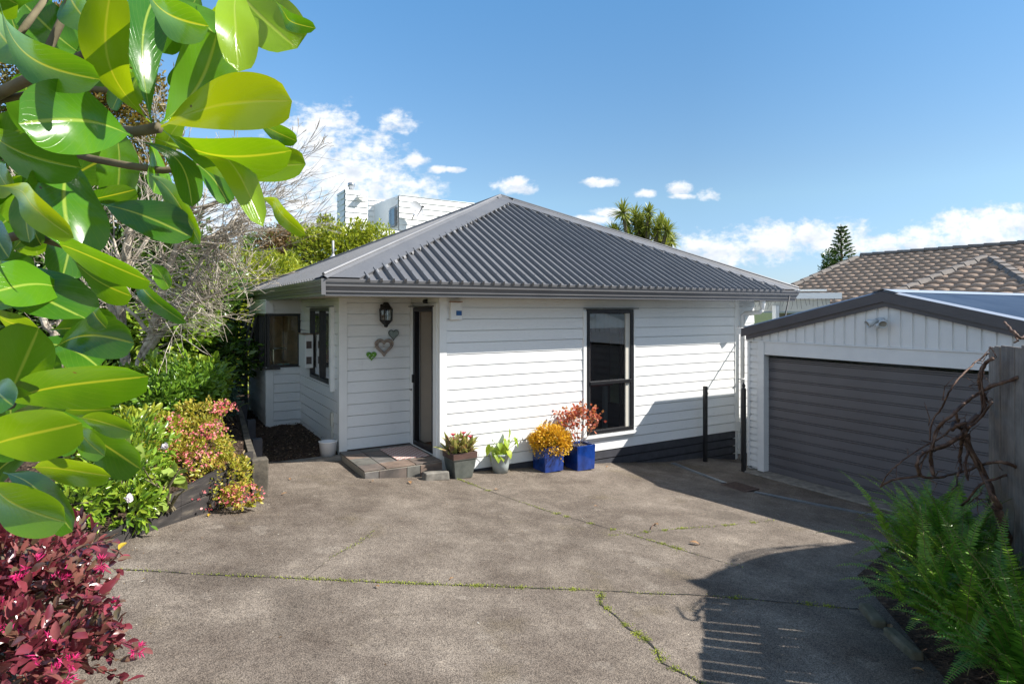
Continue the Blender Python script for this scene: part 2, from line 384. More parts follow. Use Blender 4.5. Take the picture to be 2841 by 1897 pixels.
m.base(m.ramp(n, [(.3, (.035, .05, .018)), (.7, (.075, .10, .035))])).rough(.95, .2); GRASS = m.m
m = M('weathered_timber'); n = m.noise(5, 6, .7, (11, 11, .5)); n2 = m.noise(2.2, 5, .6)
m.base(m.mix(.5, m.ramp(n, [(.3, (.09, .074, .062)), (.55, (.25, .21, .175)), (.75, (.40, .345, .29))]), m.ramp(n2, [(.38, (.045, .038, .035)), (.62, (.34, .30, .265))]))).rough(.85, .2).bump(n, .5, .008); PALING = m.m
m = M('old_sleeper'); n = m.noise(5, 5, .6, (1.2, 1.2, 1.2)); n2 = m.noise(20, 4, .6)
m.base(m.mix(.5, m.ramp(n, [(.3, (.05, .042, .034)), (.5, (.11, .095, .075)), (.72, (.24, .20, .15))]), m.ramp(n2, [(.3, (.03, .03, .028)), (.7, (.15, .13, .10))]))).rough(.9, .2).bump(n2, .5, .01); SLEEPER = m.m
m = M('slate_tile'); n = m.noise(3.2, 5)
m.base(m.ramp(n, [(.3, (.06, .052, .046)), (.5, (.12, .098, .085)), (.7, (.19, .145, .115))])).rough(.6).bump(m.noise(20, 5), .3, .006); SLATE = m.m
CONC = plain('old_concrete', (.20, .185, .16), .9, .35, 9, .2, bump=.4)
GROUT = plain('pale_grout', (.32, .28, .22), .9, .1)
BARK = plain('grey_bark', (.15, .125, .075), .85, .35, 14, .2, bump=.5)
m = M('pale_twig_bark'); n = m.noise(9, 5, .6)
m.base(m.ramp(n, [(.3, (.12, .095, .07)), (.5, (.40, .345, .27)), (.7, (.66, .59, .48))])).rough(.8, .2).bump(m.noise(40, 4), .5, .01); TWIG = m.m
m = M('brown_vine_bark'); n = m.noise(14, 5, .6)
m.base(m.ramp(n, [(.3, (.045, .026, .018)), (.5, (.12, .066, .044)), (.72, (.24, .15, .10))])).rough(.7, .3).bump(m.noise(50, 4), .6, .008); VINE = m.m

# ------------------------------------------------------------------ ground (structure)
def sheet(name, xs, ys, zf, mat, kind='structure'):
    V = np.array([(x, y, zf(x, y)) for y in ys for x in xs]); nx = len(xs)
    Fq = np.array([(j * nx + i, j * nx + i + 1, (j + 1) * nx + i + 1, (j + 1) * nx + i) for j in range(len(ys) - 1) for i in range(nx - 1)])
    o = npmesh(name, V, Fq, mat, smooth=True); o['kind'] = kind; return o
xs = sorted(set([-600, -200, -60, -30, -15] + list(np.arange(-8, 10, .5)) + GX + [15, 30, 100, 300, 900]))
ys = [-600, -100, -30] + list(np.arange(-14, 12, 1.0)) + [16, 30, 80, 300, 900]
sheet('ground', xs, ys, lambda x, y: g(x) - .05 - (.3 if abs(y) > 20 or abs(x) > 20 else 0), GRASS)
dx = sorted(set(list(np.arange(-8, 9.01, .5)) + [q for q in GX if -8 <= q <= 9])); dy = list(np.arange(-13, 1.01, .5))
sheet('driveway', dx, dy, lambda x, y: g(x), DRIVE)
# garden terrain left of the drive: edge line E(y) -> x
def edge_x(y):
    return float(np.interp(y, [-12, -6, -1.9, -.92, -.6, 6, 9, 20], [-5.6, -5.0, -3.72, -2.70, -2.52, -2.03, -1.8, -1.0]))
def bed_z(x, y):
    d = edge_x(y) - x
    base = float(np.interp(y, [-12, -4, -1.9, -.9, 6, 20], [.45, .40, .36, .50, .56, .9]))
    return base + .02 + max(0, d) * .13 + .02 * math.sin(x * 5 + y * 3) * math.cos(y * 6 - x)
V = []; Fq = []; ny = 90; nx = 26
for j in range(ny):
    y = -9 + j * .3
    for i in range(nx):
        d = (i / (nx - 1)) ** 1.6 * 14 + .02
        x = edge_x(y) - d; V.append((x, y, bed_z(x, y)))
for j in range(ny - 1):
    for i in range(nx - 1): Fq.append((j * nx + i + 1, j * nx + i, (j + 1) * nx + i, (j + 1) * nx + i + 1))
o = npmesh('garden_bed', np.array(V), np.array(Fq), MULCH, smooth=True); o['kind'] = 'structure'
sheet('mulch_path', list(np.arange(-2.5, -.99, .1)), list(np.arange(1.05, 9.1, .2)), lambda x, y: .14 - .03 * (y < 1.2) + .02 * math.sin(x * 17) * math.cos(y * 13), MULCH)
rg = np.random.default_rng(5)
# bark chips lying on the beds (uncountable)
n = 5200; P = []
while len(P) < n:
    if rg.random() < .6:
        y = rg.uniform(-3.0, 6); x = edge_x(y) - .05 - rg.random() ** 1.5 * 2.2; P.append((x, y, bed_z(x, y) + .006))
    else: P.append((rg.uniform(-2.4, -1.1), rg.uniform(1.05, 6), .16))
P = np.array(P); D = rdirs(rg, n) * [1, 1, .25]; N = rdirs(rg, n) * .5 + [0, 0, 1]
m = M('bark_chips'); m.base(m.ramp(m.rand(), [(0, (.03, .018, .012)), (.5, (.08, .05, .033)), (.85, (.19, .13, .085)), (1, (.36, .28, .2))])).rough(.85, .2)
o = scatter('bark_chips', m.m, P, D, N, rg.uniform(.02, .06, n), rg.uniform(.012, .026, n), T_FOLD); o['kind'] = 'stuff'
# tinted strip where the concrete path meets the mulch
mb = MB(); mb.box(-2.36, -1.10, .93, 1.06, -.1, .135); o = mb.build('path_edge', CONC); o['kind'] = 'structure'

# ------------------------------------------------------------------ cladding
GAP = .012; JR = random.Random(40)
def clad(mb, o, u, nrm, L, z0, z1, pitch, holes=(), lip=.014, back=.0):
    """horizontal boards on a wall from point o along u; nrm = outward. holes = (a0,a1,z0,z1)"""
    o, u, nrm = Vector(o), Vector(u), Vector(nrm)
    z = z0
    while z < z1 - 1e-4:
        zt = min(z + pitch, z1)
        cuts = sorted(set([z, zt] + [h for a in holes for h in (a[2], a[3]) if z < h < zt]))
        for c0, c1 in zip(cuts[:-1], cuts[1:]):
            segs = [(0, L)]
            for a in holes:
                if a[2] < c1 - 1e-5 and a[3] > c0 + 1e-5:
                    ns = []
                    for s0, s1 in segs:
                        if a[0] > s0: ns.append((s0, min(s1, a[0])))
                        if a[1] < s1: ns.append((max(s0, a[1]), s1))
                    segs = [q for q in ns if q[1] - q[0] > 1e-4]
            dp = lambda q: back + lip * (1 - .62 * (q - z) / pitch) if q > z + .02 else back + lip * (1 - .62 * (q - z) / pitch)
            if JR.random() < .35 and pitch > .15 and pitch < .2:
                js = JR.uniform(.3, max(.4, L - .3)); segs = [q for s0, s1 in segs for q in (((s0, js - .002), (js + .002, s1)) if s0 + .2 < js < s1 - .2 else ((s0, s1),))]
            for s0, s1 in segs:
                a, b = o + u * s0, o + u * s1; d0, d1 = dp(c0), dp(c1)
                A0 = Vector((a.x, a.y, c0)) + nrm * d0; B0 = Vector((b.x, b.y, c0)) + nrm * d0
                A1 = Vector((a.x, a.y, c1)) + nrm * d1; B1 = Vector((b.x, b.y, c1)) + nrm * d1
                up = Vector((0, 0, GAP if c0 == z else 0)); dn_ = nrm * -.013
                mb.quad(A0 + up, B0 + up, B1, A1)
                if c0 == z: mb.quad(Vector((a.x, a.y, c0)) + dn_ + up, Vector((b.x, b.y, c0)) + dn_ + up, B0 + up, A0 + up)
                if c1 == zt: mb.quad(A1, B1, Vector((b.x, b.y, c1)) + dn_, Vector((a.x, a.y, c1)) + dn_)
        z = zt
def backing(mb, o, u, nrm, L, z0, z1, holes=(), th=.09):
    """solid wall slab behind the boards with openings, made of butted boxes"""
    o, u, nrm = Vector(o), Vector(u), Vector(nrm); xs = sorted(set([0, L] + [h for a in holes for h in (a[0], a[1])]))
    for s0, s1 in zip(xs[:-1], xs[1:]):
        zs = [(z0, z1)]
        for a in holes:
            if a[0] < s1 - 1e-5 and a[1] > s0 + 1e-5:
                nz = []
                for q0, q1 in zs:
                    if a[2] > q0: nz.append((q0, a[2]))
                    if a[3] < q1: nz.append((a[3], q1))
                zs = nz
        for q0, q1 in zs:
            p = o + u * s0 - nrm * th; mb.obox((p.x, p.y, q0), u * (s1 - s0), nrm * (th - .0132), (0, 0, q1 - q0))
WZ0, WZ1, PITCH = -.065, 2.42, .165

house = thing('house', 'white weatherboard bungalow with charcoal hipped metal roof and black window frames', 'house', (2.7, 3, 0))
def wall(name, o, u, nrm, L, z0, z1, holes=(), mat=WHITE, pitch=PITCH):
    mb = MB(); clad(mb, o, u, nrm, L, z0, z1, pitch, holes, back=.002); backing(mb, o, u, nrm, L, max(z0, z0), z1, holes)
    return mb.build(name, mat, house)
XS = -1.094; YH = 1.095; YB = 3.814; XB = -1.68; YE = 5.95; XR = 6.10
fw = wall('front_wall', (0, 0, 0), (1, 0, 0), (0, -1, 0), XR, WZ0, WZ1, [(2.52, 3.50, .215, 2.225)])
wall('door_wall', (0, .02, 0), (0, 1, 0), (-1, 0, 0), YH - .02, .2 - .03, WZ1, [(.19, .96, .0, 2.26)])
wall('porch_wall', (XS, YH, 0), (1, 0, 0), (0, -1, 0), -XS, .17, WZ1)
wall('side_wall', (XS, YH, 0), (0, 1, 0), (-1, 0, 0), YB - YH, WZ0 + .1, WZ1, [(.387, 1.868, 1.075, 2.25)])
wall('bay_front_wall', (XB, YB, 0), (1, 0, 0), (0, -1, 0), XS - XB, .06, WZ1, [(0, .58, 1.18, 2.15)])
wall('bay_side_wall', (XB, YB, 0), (0, 1, 0), (-1, 0, 0), YE - YB, .06, WZ1, [(0, 1.9, 1.2, 2.15)])
wall('back_wall', (XB, YE, 0), (1, 0, 0), (0, 1, 0), 8.6, .06, WZ1)
wall('rear_side_wall', (7.02, .35, 0), (0, 1, 0), (1, 0, 0), YE - .35, -.7, WZ1)
wall('side_return_wall', (XR, .35, 0), (1, 0, 0), (0, -1, 0), .92, -.7, WZ1)
wall('corner_return_wall', (XR, 0, 0), (0, 1, 0), (1, 0, 0), .35, -.6, WZ1)
mb = MB()                                                       # corner boards
def cb(x0, x1, y0, y1, z0, z1):
    mb = MB(); mb.box(x0, x1, y0, y1, z0, z1); mb.build('corner_board', TRIM, house, bevel=.003)
cb(-.022, .085, -.024, .012, -.02, 2.40); cb(-.022, -.0, .012, .10, .0, 2.40)
cb(XR - .09, XR + .022, -.024, .01, -.06, 2.40); cb(XR, XR + .022, .01, .10, -.06, 2.40)
cb(XS - .022, XS + .095, YH - .024, YH + .005, .165, 2.40); cb(XS - .022, XS, YH + .005, YH + .095, .02, 2.40)
cb(XB - .022, XB + .11, YB - .024, YB + .005, .06, 1.17); cb(XB - .022, XB + .11, YB - .024, YB + .005, 2.16, 2.40)
cb(XB - .022, XB, YE - .09, YE + .02, .06, 2.40); cb(XB - .022, XB, YB + .005, YB + .08, .06, 1.17)
cb(XS - .07, XS - .003, YH + .29, YH + .385, 1.0, 2.26)         # trim beside side window
cb(-.035, -.002, .06, .19, .1, 2.30); cb(-.035, -.002, .965, 1.07, .17, 2.30)   # door jamb trims
cb(2.455, 2.515, -.03, -.002, .13, 2.2); cb(3.505, 3.53, -.03, -.002, .17, 2.2)

# interiors
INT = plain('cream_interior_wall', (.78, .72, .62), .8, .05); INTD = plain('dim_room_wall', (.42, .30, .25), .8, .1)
TIMB = plain('tan_cupboard_timber', (.72, .46, .24), .5, .25, 5); FLR = plain('red_brown_floor', (.22, .09, .05), .5, .2)
mb = MB()
mb.box(-1.0, 6.0, .1, 5.85, 2.42, 2.46); mb.box(XB + .1, -1.0, 3.91, 5.85, 2.42, 2.46)
mb.box(2.24, 2.30, .1, 5.85, -.05, 2.42); mb.box(.1, 2.24, 2.6, 2.66, .15, 2.42); mb.box(-1.0, .02, 1.2, 1.24, .16, 2.42)
mb.box(.0, .05, 1.24, 2.6, .16, 2.42)
mb.build('interior_wall', INT, house)
mb = MB(); mb.box(.09, 2.24, .1, 2.6, .1, .17); mb.box(2.3, 6.0, .1, 5.85, -.05, .02); mb.box(-1.0, .09, 1.2, 5.85, .08, .14); mb.build('floor', FLR, house)
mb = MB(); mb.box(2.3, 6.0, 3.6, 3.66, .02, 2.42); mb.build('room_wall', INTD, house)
mb = MB()
for i in range(5): mb.box(-1.55 + i * .42, -1.15 + i * .42, 5.3, 5.84, .2, 2.1)
mb.box(-.2, -.14, 3.9, 5.3, .2, 2.3)
mb.build('kitchen_cupboard', TIMB, house)
mb = MB(); mb.box(XB + .08, -1.05, 3.92, 5.7, 1.10, 1.15); mb.build('kitchen_counter', TIMB, house)
mb = MB(); mb.tube([(-1.50, 4.25, 1.15), (-1.50, 4.25, 1.48), (-1.49, 4.25, 1.50), (-1.28, 4.28, 1.50), (-1.27, 4.28, 1.47)], .012, 8); mb.build('kitchen_tap', plain('chrome', (.7, .7, .7), .12, .02, metal=1), house)
mint = plain('mint_ceramic', (.45, .68, .60), .3, .05)
for q in ((-1.42, 3.99), (-1.30, 4.02)):
    t = thing('mint_cup', 'mint green cup on the kitchen sill, %s one' % ('left' if q[0] < -1.4 else 'right'), 'cup', (q[0], q[1], 1.15), 'cups on the kitchen sill')
    mb = MB(); mb.lathe((q[0], q[1], 1.15), [(.001, 0), (.036, 0), (.052, .075), (.048, .075), (.034, .01), (.001, .01)], 14); mb.build('bowl', mint, t, True)
    mb = MB(); mb.tube([(q[0] + .045, q[1], 1.21), (q[0] + .07, q[1], 1.20), (q[0] + .065, q[1], 1.175), (q[0] + .042, q[1], 1.17)], .006, 6); mb.build('handle', mint, t, True)

# windows ------------------------------------------------------------------
def window(name, o, u, nrm, w, z0, z1, bars_u=(), bars_z=(), ft=.055, fd=.06, glass=GLASS, proud=.028, parent=house, mat=BLACKAL):
    o, u, nrm = Vector(o), Vector(u), Vector(nrm); mb = MB()
    def bx(s0, s1, q0, q1, d0=0, d1=0): 
        p = o + u * s0 + nrm * (proud - fd - d0); mb.obox((p.x, p.y, q0), u * (s1 - s0), nrm * (fd + d0 + d1), (0, 0, q1 - q0))
    bx(0, w, z1 - ft, z1); bx(0, w, z0, z0 + ft); bx(0, ft, z0 + ft, z1 - ft); bx(w - ft, w, z0 + ft, z1 - ft)
    for b in bars_u: bx(b - ft * .45, b + ft * .45, z0 + ft, z1 - ft, 0, .008)
    for b in bars_z: bx(ft, w - ft, b - ft * .45, b + ft * .45, 0, .012)
    f = mb.build(name, mat, parent, bevel=.003)
    gb = MB(); p = o + u * ft * .9 + nrm * (proud - fd * .7); gb.quad((p.x, p.y, z0 + ft * .9), (p + u * (w - 1.8 * ft)) + Vector((0, 0, z0 + ft * .9 - p.z)), (p + u * (w - 1.8 * ft)) + Vector((0, 0, z1 - ft * .9 - p.z)), (p.x, p.y, z1 - ft * .9))
    gb.build('pane', glass, f)
    return f
fwin = window('window', (2.522, 0, 0), (1, 0, 0), (0, -1, 0), .976, .217, 2.222, bars_z=(1.04,), ft=.06, glass=GLASS3)
mb = MB(); mb.box(2.465, 3.565, -.085, -.006, 2.236, 2.246); mb.build('window_hood', BLACKAL, house)
mb = MB(); mb.box(2.45, 3.53, -.075, -.018, .165, .205); mb.build('window_sill', TRIM, house, bevel=.004)
mb = MB(); mb.box(2.60, 3.42, .02, .035, 1.93, 2.15); mb.tube([(2.60, .03, 1.93), (3.42, .03, 1.93)], .012, 6); mb.build('roller_blind', plain('pale_blind', (.6, .6, .57), .8, .03), house)
mb = MB(); mb.box(3.345, 3.436, -.004, .03, .28, 2.16); mb.box(2.584, 2.60, -.004, .03, .28, 2.16); mb.build('inner_frame', plain('cream_inner_frame', (.58, .55, .48), .5, .05), fwin)
cur = MB()
for i in range(14):
    x = 2.35 + i * .035; cur.box(x, x + .02, .22 + .02 * (i % 2), .25 + .02 * (i % 2), .1, 2.3)
    x = 3.42 + i * .035; cur.box(x, x + .02, .22 + .02 * (i % 2), .25 + .02 * (i % 2), .1, 2.3)
cur.build('curtain', plain('plum_curtain', (.10, .05, .055), .9, .1), house)
tb = thing('dining_table', 'white legged table with red cloth seen through the front window', 'table', (3.0, 1.2, .02))
mb = MB(); mb.box(2.45, 3.7, .75, 1.7, .86, .90); mb.build('tabletop', plain('red_table_cloth', (.28, .05, .04), .7, .2), tb)
wl_ = plain('white_table_leg', (.6, .6, .57), .5, .04)
for q in ((2.55, .85), (3.6, .85), (2.55, 1.6), (3.6, 1.6)):
    mb = MB(); mb.box(q[0] - .035, q[0] + .035, q[1] - .035, q[1] + .035, .02, .86); mb.build('leg', wl_, tb)
swin = window('window', (XS, 1.482, 0), (0, 1, 0), (-1, 0, 0), 1.481, 1.075, 2.25, bars_u=(.74,), ft=.055, glass=GLASS2)
mb = MB(); mb.box(XS - .08, XS - .005, 1.42, 3.02, 2.262, 2.272); mb.build('window_hood', BLACKAL, house)
bwin = window('window', (XB + .002, YB, 0), (1, 0, 0), (0, -1, 0), .578, 1.182, 2.148, ft=.045)
bs = window('window', (XB, YB + .05, 0), (0, 1, 0), (-1, 0, 0), 1.85, 1.2, 2.148, bars_u=(.62, 1.24), ft=.045)
mb = MB(); mb.box(XB - .07, XB + .22, YB - .06, YB - .03, 1.150, 1.178); mb.box(XB - .07, XB - .03, YB - .03, YE - .1, 1.165, 1.195); mb.build('window_sill', BLACKAL, house)
for y0 in (4.55, 5.15):                                       # two open awning sashes
    mb = MB(); H_ = .86; an = R(14)
    def P_(s, h): return Vector((XB - .05 - math.sin(an) * h, y0 + s, 2.12 - math.cos(an) * h))
    for s0, s1, h0, h1 in ((0, .55, 0, .05), (0, .55, H_ - .05, H_), (0, .045, .05, H_ - .05), (.505, .55, .05, H_ - .05)):
        a = P_(s0, h0); mb.obox(a, P_(s1, h0) - a, P_(s0, h1) - a, (-.03, 0, 0))
    sh = mb.build('awning_sash', BLACKAL, house)
    gb = MB(); gb.quad(P_(.04, .045) + Vector((-.015, 0, 0)), P_(.51, .045) + Vector((-.015, 0, 0)), P_(.51, H_ - .045) + Vector((-.015, 0, 0)), P_(.04, H_ - .045) + Vector((-.015, 0, 0))); gb.build('pane', GLASS, sh)

# front door: black aluminium frame, sliding leaf pushed open
mb = MB(); y0, y1, z0, z1 = .213, .962, .2, 2.25
mb.box(-.03, .05, y0, y1, z1 - .06, z1); mb.box(-.03, .05, y0, y1, z0 - .02, z0 + .05); mb.box(-.03, .05, y1 - .06, y1, z0 + .05, z1 - .06); mb.box(-.03, .05, y0, y0 + .035, z0 + .05, z1 - .06)
dr = mb.build('door_frame', BLACKAL, house, bevel=.003)
mb = MB(); mb.box(-.06, -.03, y1 - .055, y1 - .025, 1.12, 1.24); mb.build('lock', BLACKIR, dr)
mb = MB(); mb.tube([(-.06, y1 - .04, 1.02), (-.10, y1 - .04, 1.02), (-.10, y1 - .12, 1.02)], .01, 8); mb.build('handle', plain('steel_handle', (.35, .35, .35), .3, .05, metal=1), dr)
mb = MB(); mb.box(-.085, -.004, .15, 1.02, 2.262, 2.274); mb.build('door_hood', BLACKAL, house)
mb = MB(); mb.box(.10, .14, .24, .30, .2, 2.2); mb.box(.10, .62, .98, 1.02, .18, 2.22); mb.build('inner_door', plain('beige_door', (.58, .50, .40), .5, .05), house)
mb = MB(); mb.box(-.03, .10, y0 - .02, y1 + .02, .165, .18); mb.build('threshold', TRIM, house)
mb = MB(); mb.box(-.012, -.0, -.02, 0, 0, 0.001) if False else None
# base boards under the front wall
mb = MB()
for i in range(5):
    zt = -.066 - i * .142; zb = zt - .124
    x0 = .1
    mb.box(x0, XR - .06, -.004, .018, zb, zt)
mb.build('base_board', DARKBD, house)
mb = MB(); mb.box(.1, XR - .08, .03, .05, -1.0, -.07); mb.build('subfloor_backing', plain('black_void', (.01, .01, .01), .9, 0), house)

# roof ---------------------------------------------------------------------
RX0, RX1, RY0, RY1, RZ = -1.74, 7.17, -.56, 6.30, 2.565
AP = Vector((2.71, 3.118, 4.505))
c00, c10, c11, c01 = Vector((RX0, RY0, RZ)), Vector((RX1, RY0, RZ)), Vector((RX1, RY1, RZ)), Vector((RX0, RY1, RZ))
roof = MB()
for a, b in ((c00, c10), (c10, c11), (c11, c01), (c01, c00)):
    roof.quad(a, b, AP)
    roof.quad(b - Vector((0, 0, .02)), a - Vector((0, 0, .02)), AP - Vector((0, 0, .05)))
    L = (b - a).length; e = (b - a) / L; foot = a + e * (AP - a).dot(e); s = AP - foot; run = s.length; s = s / run; nn = e.cross(s).normalized()
    h0 = (foot - a).length; k = int(L / .156)
    for i in range(k):
        x = (i + .5) * L / k
        fr = x / h0 if x < h0 else (L - x) / (L - h0)
        ln = run * fr - .33
        if ln < .05: continue
        p = a + e * x - s * .01; q = a + e * x + s * ln
        w0, w1, hh = .023, .009, .048
        b0 = len(roof.v)
        for pt in (p, q):
            for du, dn in ((-w0, 0.001), (-w1, hh), (w1, hh), (w0, 0.001)): roof.v.append(tuple(pt + e * du + nn * dn))
        for j in range(3): roof.f.append((b0 + j, b0 + j + 1, b0 + 5 + j, b0 + 4 + j))
        roof.f.append((b0, b0 + 1, b0 + 2, b0 + 3)); roof.f.append((b0 + 4, b0 + 5, b0 + 6, b0 + 7))
        for fr_ in (.06, .36, .66, .96):
            if b is c10: q2 = p + s * (run * fr_) ; 
            if b is c10 and run * fr_ < ln: roof.obox(q2 + nn * hh - e * .006 - s * .006, e * .012, s * .012, nn * .006)
        for du in (-.03, .03):                                 # shallow pan swages
            for sg in (1,):
                roof.quad(p + e * (du - .006) + nn * .001, p + e * du + nn * .004, q + e * du + nn * .004, q + e * (du - .006) + nn * .001)
rf = roof.build('roof', ROOFM, house)
# hip cappings
def cap(c, e1, e2):
    d = (AP - c).normalized(); mb = MB()
    for ein in (e1, e2):
        foot = ein - d * ein.dot(d); foot.normalize()
        nn = d.cross(foot); nn = nn if nn.z > 0 else -nn
        p = c + d * .02 + nn * .036; q = AP + nn * .050
        w = .29
        up = Vector((0, 0, .018))
        kk = -foot.z * w / d.z if foot.z < 0 else 0; e0 = p + foot * w + d * kk; e1 = q + foot * w - d * .02
        mb.quad(p, q, e1, e0); mb.quad(e0, e1, e1 - nn * .04, e0 - nn * .04)
        mb.quad(p + up, q + up, q + foot * .05 + Vector((0, 0, .003)), p + foot * .05 + Vector((0, 0, .003)))
        m_ = int(((q - p).length - kk) / .24)
        for i in range(m_):                                   # pressed-down notches along the cap edge
            a = p + d * (kk + (i + .5) * .24) + foot * w
            mb.quad(a, a + d * .06, a + d * .06 + foot * .03 - nn * .03, a + foot * .03 - nn * .03)
    mb.tube([c + Vector((0, 0, .064)) + d * .02, AP + Vector((0, 0, .064))], .022, 6)
    return mb
ex, ey = Vector((1, 0, 0)), Vector((0, 1, 0))
def facedir(c, a, b):  # in-plane direction pointing into the face from the hip
    return (b - a)
def inplane(c, other):
    nf = (other - c).cross(AP - c).normalized(); d = (AP - c).normalized(); v = nf.cross(d)
    return v if v.dot(other - c) > 0 else -v
for c, o1, o2 in ((c00, c10, c01), (c10, c00, c11), (c11, c10, c01), (c01, c00, c11)):
    cap(c, inplane(c, o1), inplane(c, o2)).build('ridge_cap', ROOFM, rf)
# gutter swept round the eaves
prof = [(-.03, 2.380), (.002, 2.384), (.006, 2.424), (.022, 2.428), (.024, 2.436), (.010, 2.442), (.040, 2.500), (.038, 2.506), (.052, 2.526), (.040, 2.530), (.042, 2.540), (.060, 2.545), (.066, 2.578), (.056, 2.584), (.050, 2.578), (.046, 2.50), (-.04, 2.44), (-.04, 2.56)]
mb = MB(); b0 = 0; rings = []
for o_, z in prof:
    x0, x1, y0, y1 = RX0 + .05 - o_ - .0, RX1 - .05 + o_, RY0 + .06 - o_, RY1 - .05 + o_
    rings.append([(x0, y0, z), (x1, y0, z), (x1, y1, z), (x0, y1, z)])
for r in rings: mb.v += r
for i in range(len(rings) - 1):
    for k in range(4):
        k2 = (k + 1) % 4; mb.f.append((i * 4 + k, i * 4 + k2, (i + 1) * 4 + k2, (i + 1) * 4 + k))
# corner stop pieces
mb.obox((RX0 - .012, RY0 - .008, 2.395), (.05, 0, 0), (0, .01, 0), (-.004, 0, .19))
mb.build('gutter', GUTTER, house)
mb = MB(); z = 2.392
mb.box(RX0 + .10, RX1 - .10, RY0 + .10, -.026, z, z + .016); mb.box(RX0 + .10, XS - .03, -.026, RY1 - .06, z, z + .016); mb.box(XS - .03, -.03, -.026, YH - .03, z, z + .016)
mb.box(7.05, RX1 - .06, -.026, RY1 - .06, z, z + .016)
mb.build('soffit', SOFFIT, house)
# vent pipe on the left roof slope
VPX = at(930, 715, 13.2)
def on_left(px, py):
    nf = (c01 - c00).cross(AP - c00).normalized(); d = Vector(ray(px, py)); o_ = Vector((CX, CY, CH)); t = (c00 - o_).dot(nf) / d.dot(nf); return o_ + d * t
vp = on_left(924, 712)
mb = MB(); mb.tube([vp - Vector((0, 0, .05)), vp + Vector((-.0, 0, .42))], .03, 10); mb.lathe(vp + Vector((0, 0, -.02)), [(.09, 0), (.05, .05), (.032, .09)], 12)
mb.build('vent_pipe', plain('grey_vent', (.42, .42, .42), .4, .05), house, True)
# downpipe and rainwater head
mb = MB(); DPX = 6.15
mb.lathe((6.28, -.42, 2.19), [(.012, 0), (.03, .03), (.055, .13), (.055, .2)], 10); mb.tube([(6.28, -.42, 2.22), (6.26, -.38, 2.17), (6.2, -.1, 2.155), (6.16, -.07, 2.12), (6.16, -.07, g(6.16) + .0)], .038, 12)
for z in (1.9, .9, .1): mb.box(6.10, 6.22, -.115, -.0, z, z + .02)
mb.build('downpipe', plain('white_pvc', (.72, .71, .68), .4, .03), house, True)
mb = MB(); mb.tube([(6.84, -.58, 2.47), (6.56, -.71, 2.19), (6.28, -.85, 1.92)], .014, 8); tag(mb.build('cable', BLACKIR), 'short black cable between the house gutter and the garage gutter', 'cable')
# conduit box + grey pipe on the side wall
mb = MB(); mb.box(XS - .05, XS - .014, 1.42, 1.50, .48, .68); mb.box(XS - .04, XS - .014, 1.445, 1.475, .12, .48); mb.build('conduit', plain('cream_conduit', (.6, .58, .5), .5, .05), house, bevel=.003)
mb = MB(); mb.box(-.05, -.014, .42, .50, 2.31, 2.37); mb.ball((-.05, .46, 2.34), .028); mb.build('door_sensor', BLACKIR, house)
mb = MB(); mb.box(.005, .03, YH - .035, YH - .012, 1.66, 1.72); mb.build('keypad', BLACKIR, house)

# meter box
t = thing('meter_box', 'white meter box with two vents beside the kitchen bay window', 'meter box', (XS, 3.1, 1.2))
mb = MB(); mb.box(XS - .14, XS - .012, 2.76, 3.30, 1.24, 1.80); mb.build('case', TRIM, t, bevel=.006)
mb = MB(); mb.box(XS - .17, XS - .012, 2.74, 3.32, 1.803, 1.815); mb.build('lid', plain('rusty_lid', (.25, .18, .12), .7, .3, 20), t)
for z in (1.37, 1.63): mb = MB(); mb.box(XS - .15, XS - .03, 3.315, 3.32, z - .06, z + .06) if 0 else mb.box(XS - .125, XS - .04, 2.752, 2.758, z - .06, z + .06); mb.build('vent', plain('brown_vent', (.12, .09, .08), .7, .2), t)
# alarm box
t = thing('alarm_box', 'white siren box with blue panel under the gutter', 'alarm box', (.2, -.02, 2.08))
mb = MB(); mb.box(.125, .295, -.075, -.015, 2.08, 2.325); mb.build('case', TRIM, t, bevel=.008)
mb = MB(); mb.box(.205, .289, -.081, -.074, 2.14, 2.205); mb.build('blue_panel', plain('blue_plastic', (.01, .09, .28), .3, .1), t)
mb = MB(); mb.box(.12, .30, -.09, -.015, 2.328, 2.336); mb.build('rusty_lid', plain('rust', (.35, .15, .06), .8, .4, 30), t)
# wall lantern
t = thing('wall_lantern', 'black coach lantern on the porch wall above the hearts', 'lantern', (-.45, YH, 1.97))
cx_, cy_ = -.45, YH - .13
mb = MB(); mb.lathe((cx_, cy_, 2.22), [(.105, 0), (.10, .02), (.055, .075), (.04, .10), (.03, .11), (.001, .115)], 6); mb.lathe((cx_, cy_, 1.965), [(.001, -.01), (.03, .0), (.035, .03), (.05, .04), (.095, .085), (.1, .1), (.001, .1)], 6); mb.box(cx_ - .03, cx_ + .03, cy_, YH - .012, 2.24, 2.29); mb.box(cx_ - .05, cx_ + .05, YH - .02, YH - .008, 2.1, 2.3); mb.build('housing', BLACKIR, t)
mb = MB()
for k in range(6): a = math.pi / 3 * k; mb.tube([(cx_ + .092 * math.cos(a), cy_ + .092 * math.sin(a), 2.06), (cx_ + .098 * math.cos(a), cy_ + .098 * math.sin(a), 2.225)], .007, 5)
mb.build('frame', BLACKIR, t)
mb = MB(); mb.lathe((cx_, cy_, 2.065), [(.086, 0), (.092, .155)], 6); mb.build('glass', GLASS2, t)
mb = MB(); mb.tube([(cx_, cy_, 2.06), (cx_, cy_, 2.10)], .018, 8); mb.ball((cx_, cy_, 2.125), .022); mb.build('bulb', TRIM, t)
